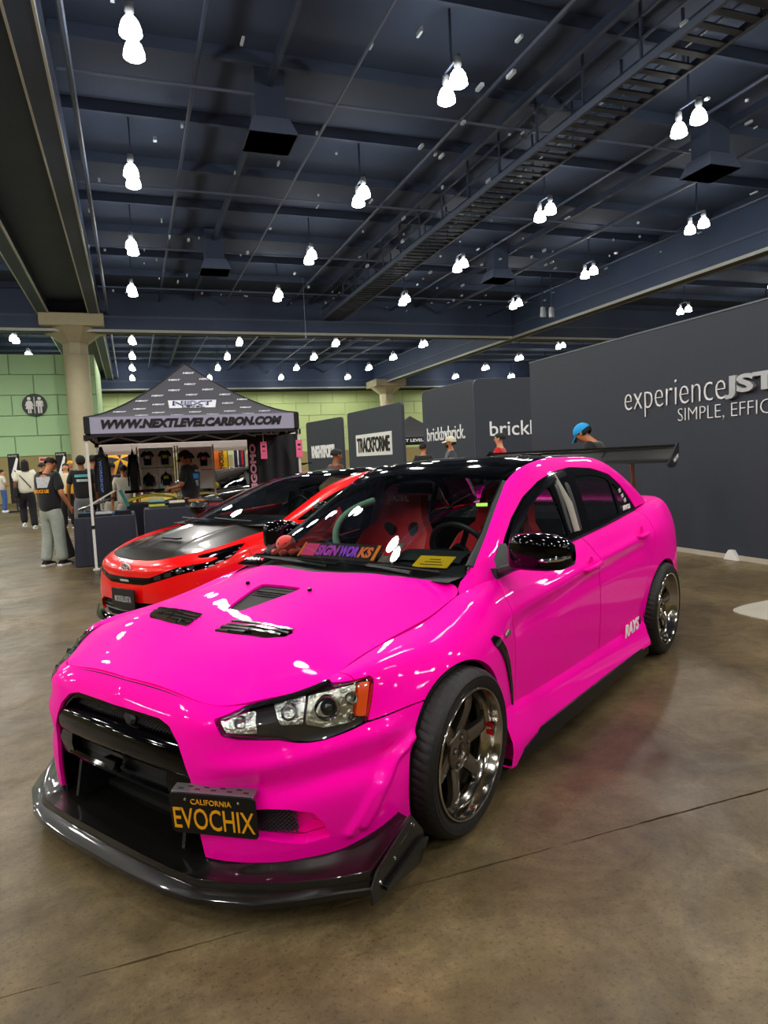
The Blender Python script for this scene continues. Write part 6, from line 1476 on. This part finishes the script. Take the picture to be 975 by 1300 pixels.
# hanging garments
def tee_outline(w, h, hood=False):
    a = [(-.16, 0), (.16, 0), (.17, .42), (.24, .34), (.31, .42), (.20, .60), (.09, .64), (.05, .60), (-.05, .60), (-.09, .64), (-.20, .60), (-.31, .42), (-.24, .34), (-.17, .42)]
    if hood: a = [(-.17, 0), (.17, 0), (.18, .40), (.20, .10), (.26, .10), (.25, .48), (.16, .62), (.09, .66), (.0, .82), (-.09, .66), (-.16, .62), (-.25, .48), (-.26, .10), (-.20, .10), (-.18, .40)]
    return [(x / .62 * w, (z / (.82 if hood else .64)) * h) for x, z in a]
def hanging(x, y, z, w, h, label, hood=True, col='0d0e12', prt=(('WORKSHOP', '6f86d0'),), rz=0.0, vertical=True):
    g = empty('hanging_hoodie' if hood else 'hanging_tee', (x, y, z), rz, label, 'garment')
    MB().prism(tee_outline(w, h, hood), -.05, .05, 'y').build('cloth', mat('cloth_' + col, col, .9, sheen=.2), g, bevel=.025, seg=3)
    MB().tube([(-.16 * w / .5, 0, h * .80), (0, 0, h * .92), (.16 * w / .5, 0, h * .80)], .008, 5).tube([(0, 0, h * .92), (0, 0, h + .06), (.02, 0, h + .09)], .004, 5).build('hanger', M_pole, g)
    for k, (s, c) in enumerate(prt):
        text('garment_lettering', s, mat('print_' + c, c, .8), g, (.0, -.056, h * .42), (0, 0, -1), (1, 0, 0), h * .62, w * .16, .003, bold=.03)
    return g
hanging(-.46, 12.25, .98, .30, .84, 'black hoodie with blue vertical lettering hanging at the left tent side', rz=R(-25))
hanging(.02, 13.55, 1.02, .26, .80, 'plain black hoodie hanging beside the shirt display', prt=())
# wall of shirts
dsp = empty('shirt_display', (.44, 13.72, 0), 0, 'white display rack of four black garments with green edging', 'display rack')
MB().box((0, .02, 1.42), (.62, .02, .78)).build('back_panel', M_white, dsp)
for x in (-.34, .34): MB().box((x, .02, .92), (.03, .03, 1.84)).build('post', M_pole, dsp)
for z in (1.80, 1.44, 1.04): MB().box((0, .0, z), (.62, .012, .02)).build('edge', mat('green_edge', '48b48a', .5), dsp)
MB().box((0, .0, 1.43), (.018, .012, .76)).build('divider', M_pole, dsp)
def flat_garment(x, z, hood, label, prt, par_loc):
    g = empty('display_hoodie' if hood else 'display_tee', (par_loc[0] + x, par_loc[1] - .02, z), 0, label, 'garment', 'garments on the display racks')
    MB().prism(tee_outline(.25, .27, hood), -.008, .008, 'y').build('cloth', mat('cloth_111217', '111217', .9), g, bevel=.004)
    if prt: MB().box((0, -.010, .15), (.09, .003, .06)).build('print', mat('print_' + prt, prt, .7, vary=.5, vscale=40), g)
flat_garment(-.16, 1.49, False, 'black tee with small white print, upper left of the display rack', 'c8c8c8', (.44, 13.70)); flat_garment(.15, 1.49, False, 'black tee with lime print, upper right of the display rack', 'b4d02c', (.44, 13.70))
flat_garment(-.16, 1.10, True, 'plain black hoodie, lower left of the display rack', None, (.44, 13.70)); flat_garment(.15, 1.10, True, 'black hoodie with lime print, lower right of the display rack', 'b4d02c', (.44, 13.70))
ds2 = empty('shirt_display', (1.16, 13.74, 0), 0, 'second white display rack with pink lower edge behind the man in black cap', 'display rack')
MB().box((0, .02, 1.40), (.62, .02, .80)).build('back_panel', M_white, ds2); MB().box((0, 0, 1.36), (.62, .012, .02)).build('edge', mat('pink_edge', 'e08ab0', .5), ds2)
for x in (-.33, .33): MB().box((x, .02, .92), (.03, .03, 1.84)).build('post', M_pole, ds2)
flat_garment(.14, 1.43, False, 'black tee with pink print, right of the second display rack', 'd07a90', (1.16, 13.72)); flat_garment(-.15, 1.43, False, 'black tee, left of the second display rack', 'b8b8b8', (1.16, 13.72))

# white tent behind
M_canvas = cloth_mat('white_canvas', 'e6dedb', .5)
wt = empty('canopy_tent', (1.1, 16.4, 0), 0, 'plain white pop up tent behind the printed tent', 'tent')
for k in range(4):
    q = Matrix.Rotation(PI / 2 * k, 3, 'Z')
    MB().sheet([[q @ Vector((u * v, -v, 1.93 + .30 * (1 - v / 1.7))) for u in (-1, 0, 1)] for v in (0, .85, 1.7)], .004).build('canopy_panel', M_canvas, wt)
    MB().box((0, -1.70, 1.86), (3.4, .01, .12)).build('valance', M_canvas, wt, rot=(0, 0, PI / 2 * k))
for sx in (-1, 1):
    for sy in (-1, 1): MB().box((sx * 1.68, sy * 1.68, .93), (.035, .035, 1.86)).build('leg', M_pole, wt)
# flags, drape and tags at the right of the tent
def flag(x, y, z0, z1, w, m, label, bits):
    f = empty('flag', (x, y, 0), 0, label, 'flag')
    MB().sheet([[(-w / 2 + w * u, .015 * math.sin(u * 7), z) for z in (z0, (z0 + z1) / 2, z1)] for u in np.linspace(0, 1, 9)], .004).build('cloth', m, f, smooth=True)
    for nm, mm, cx, cw, dz in bits: MB().box((cx, -.02, (z0 + z1) / 2), (cw, .006, (z1 - z0) - dz)).build(nm, mm, f)
    MB().bar((-w / 2 - .02, 0, 0), (-w / 2 - .02, 0, z1 + .02), .025).build('pole', M_pole, f)
    return f
fg = flag(2.19, 18.6, 1.28, 1.93, .41, mat('flag_orange', 'e8761c', .7), 'orange and yellow flag with black figure lettering', [('yellow_field', mat('flag_yellow', 'e8b81c', .7), .10, .16, .0), ('black_edge', M_tblk, .19, .02, 0)])
text('flag_lettering', 'VISION', M_tblk, fg, (.02, -.03, 1.61), (0, 0, -1), (1, 0, 0), .55, .13, .003, bold=.02)
f2 = flag(2.71, 18.6, 1.37, 1.91, .32, mat('flag_navy', '2a2440', .7), 'dark purple flag with red and white marks', [('red_mark', M_red, .05, .05, .12), ('white_mark', M_white, -.06, .03, .10)])
dr = empty('drape', (2.52, 12.6, 0), 0, 'dark grey curtain hanging at the right end of the tent', 'curtain')
MB().sheet([[(-.38 + .76 * u, .02 * math.sin(u * 22) + .01 * math.sin(v * 5 + u * 9), .55 + 1.40 * v) for v in np.linspace(0, 1, 6)] for u in np.linspace(0, 1, 33)], .006).build('cloth', mat('drape_grey', '2c2d32', .9), dr, smooth=True)
MB().bar((-.40, 0, 1.95), (.40, 0, 1.95), .02).build('rod', M_pole, dr)
vb = empty('banner', (2.02, 12.35, 0), 0, 'narrow black banner with pink vertical lettering beside the curtain', 'banner')
MB().box((0, 0, 1.10), (.17, .012, 1.60)).build('panel', M_tblk, vb); MB().box((0, 0, .02), (.4, .25, .03)).bar((0, .02, .02), (0, .02, .5), .03).build('stand', M_trim, vb)
text('banner_lettering', 'VIGOMO', mat('print_pink', 'f2a8c4', .6), vb, (.0, -.009, 1.33), (0, 0, 1), (-1, 0, 0), .9, .11, .003, bold=.05)
for x, y, lab in ((2.49, 10.72, 'pink paper tag hanging on the right front tent leg'), (1.98, 11.0, 'pink paper tag hanging left of the curtain')):
    tg = empty('paper_tag', (x, y, 1.63), 0, lab, 'tag'); MB().box((0, 0, 0), (.10, .006, .27)).build('card', mat('tag_pink', 'e86a94', .7), tg); MB().box((0, -.004, .06), (.05, .003, .03)).box((0, -.004, -.01), (.04, .003, .015)).build('print', M_tblk, tg); MB().bar((0, 0, .13), (0, 0, .30), .006).build('string', M_white, tg)
# umbrella
um = empty('umbrella', (-.30, 19.0, 1.62), 0, 'yellow and black golf umbrella tilted in the crowd behind the tent', 'umbrella'); um.rotation_euler = (R(62), R(18), 0)
for k in range(8):
    t0, t1 = PI / 4 * k, PI / 4 * (k + 1)
    MB().sheet([[(.52 * r * math.cos(t), .52 * r * math.sin(t), .20 * (1 - r * r)) for t in np.linspace(t0, t1, 4)] for r in (.02, .4, .75, 1)], .004).build('gore', mat('umbrella_yellow', 'e8a41a', .6) if k % 2 else mat('umbrella_black', '141418', .6), um, smooth=True)
MB().bar((0, 0, .2), (0, 0, -.6), .018).build('shaft', M_pole, um)
# signs at the far left
for x, lab in ((-4.27, 'black upright banner with white swoosh shape left of the column'), (-2.60, 'black upright banner with white shape in front of the column')):
    bn = empty('banner', (x, 30.0, 0), 0, lab, 'banner'); MB().box((0, 0, 1.30), (.40, .03, 1.90)).build('panel', M_tblk, bn); MB().box((0, 0, .03), (.6, .4, .06)).bar((0, .02, .05), (0, .02, .5), .06).build('base', M_trim, bn)
    MB().prism([(-.12, 1.45), (.10, 2.12), (.16, 2.05), (.02, 1.40), (-.10, 1.30)], -.025, -.015, 'y').build('swoosh', M_white, bn); text('banner_lettering', 'SHOW', M_white, bn, (-.02, -.02, 2.17), (1, 0, 0), (0, 0, 1), .3, .06, .004)
hs = empty('hanging_sign', (-4.2, 39.97, 2.18), 0, 'small pale sign with red marks below the green panels', 'sign'); MB().box((0, 0, 0), (.62, .04, .28)).build('board', mat('sign_cream', 'e0c8b0', .6), hs); MB().box((-.14, -.03, 0), (.24, .02, .12)).box((.16, -.03, .02), (.16, .02, .14)).build('red_mark', M_red, hs)
# far black tent between the booth walls
ft = empty('canopy_tent', (11.3, 27.6, 0), 0, 'black tent with white valance lettering far behind between the booth walls', 'tent')
for k in range(4):
    q = Matrix.Rotation(PI / 2 * k, 3, 'Z')
    MB().sheet([[q @ Vector((u * v, -v, 2.22 + .95 * (1 - v / 1.55) ** 1.4)) for u in (-1, 0, 1)] for v in np.linspace(0, 1.55, 6)]).build('canopy_panel', M_tblk, ft)
    va = MB().box((0, -1.55, 2.09), (3.1, .01, .26)).build('valance', M_tblk, ft, rot=(0, 0, PI / 2 * k))
    if k == 0: text('valance_lettering', 'NEXT LEVEL CARBON', M_white, va, (-.2, -1.56, 2.09), (1, 0, 0), (0, 0, 1), 2.2, .12, .004, bold=.03)
for sx in (-1, 1):
    for sy in (-1, 1): MB().box((sx * 1.53, sy * 1.53, 1.0), (.04, .04, 2.0)).build('leg', M_pole, ft)

# ---------------------------------------------------------------- things on the sedan's dashboard


CARF = car.matrix_world
def dash_empty(name, p, rz, label, cat, tilt=0.0):
    o = empty(name, (0, 0, 0), 0, label, cat); o.matrix_world = CARF @ Matrix.Translation(Vector(carpt(p))) @ Matrix.Rotation(rz, 4, 'Z') @ Matrix.Rotation(tilt, 4, 'Y'); return o
oc = dash_empty('plush_octopus', (.65, -.572, .895), R(200), 'red plush octopus toy on the dashboard corner', 'toy')
M_pl = mat('plush_red', 'd83a30', .95, sheen=.5, bump=.5, bscale=120)
MB().ball((0, 0, .062), (.060, .055, .050), 18, 12).build('head', M_pl, oc, smooth=True)
for k in range(8):
    t = 2 * PI * k / 8 + .2; MB().ball((.068 * math.cos(t), .068 * math.sin(t), .020), (.030, .026, .020), 10, 7).build('tentacle', M_pl, oc, smooth=True)
for s in (1, -1): MB().ball((.05, .02 * s, .07), (.007, .007, .007), 8, 6).build('eye', M_black, oc)
sn = dash_empty('dash_sign', (.665, -.18, .928), 0, 'pink purple and orange lettered sign lying on the dashboard', 'sign', R(-42))
MB().box((0, .0, 0), (.11, .52, .006)).build('board', mat('sign_ink', '1a1014', .4), sn)
MB().box((0, .215, .005), (.085, .10, .004)).build('emblem_block', mat('sign_pink', 'e8327c', .4), sn); MB().box((0, -.245, .005), (.10, .02, .004)).box((0, .275, .005), (.10, .014, .004)).build('edge_strip', mat('sign_orange', 'f08020', .4), sn)
for s_, y0, w_, c_ in (('SIGN', .085, .15, 'c238c8'), ('WOR', -.065, .13, 'a040e0'), ('KS', -.178, .085, 'f0703c')):
    text('sign_lettering', s_, mat('sign_' + c_, c_, .4), sn, (0, y0, .006), (0, -1, 0), (1, 0, 0), w_, .072, .003, bold=.05)
fy = dash_empty('flyer', (.665, .155, .932), R(-8), 'small dark printed flyer between the sign and the yellow card', 'flyer', R(-40))
MB().box((0, 0, 0), (.15, .10, .004)).build('paper', mat('flyer_print', '6a5a4c', .5, vary=.6, vscale=30), fy); MB().box((0, 0, .003), (.03, .08, .002)).build('red_band', M_red, fy); MB().box((.045, 0, .003), (.02, .06, .002)).build('white_band', M_white, fy)
yc = dash_empty('yellow_card', (.655, .42, .908), R(6), 'yellow card lying on the dashboard before the steering wheel', 'card', R(-20))
MB().box((0, 0, 0), (.11, .19, .003)).build('paper', mat('card_yellow', 'f0c01c', .5), yc)
for k in range(3): MB().box((-.03 + .025 * k, .0, .002), (.006, .12 - .03 * k, .001)).build('print_line', M_tblk, yc)
ws_ = MB().sheet([[(.955, -.555, 1.150), (.975, -.545, 1.165)], [(.935, -.50, 1.150), (.955, -.49, 1.165)]], .001).build('screen_sticker', mat('sticker_green', '9ad84a', .5), car)
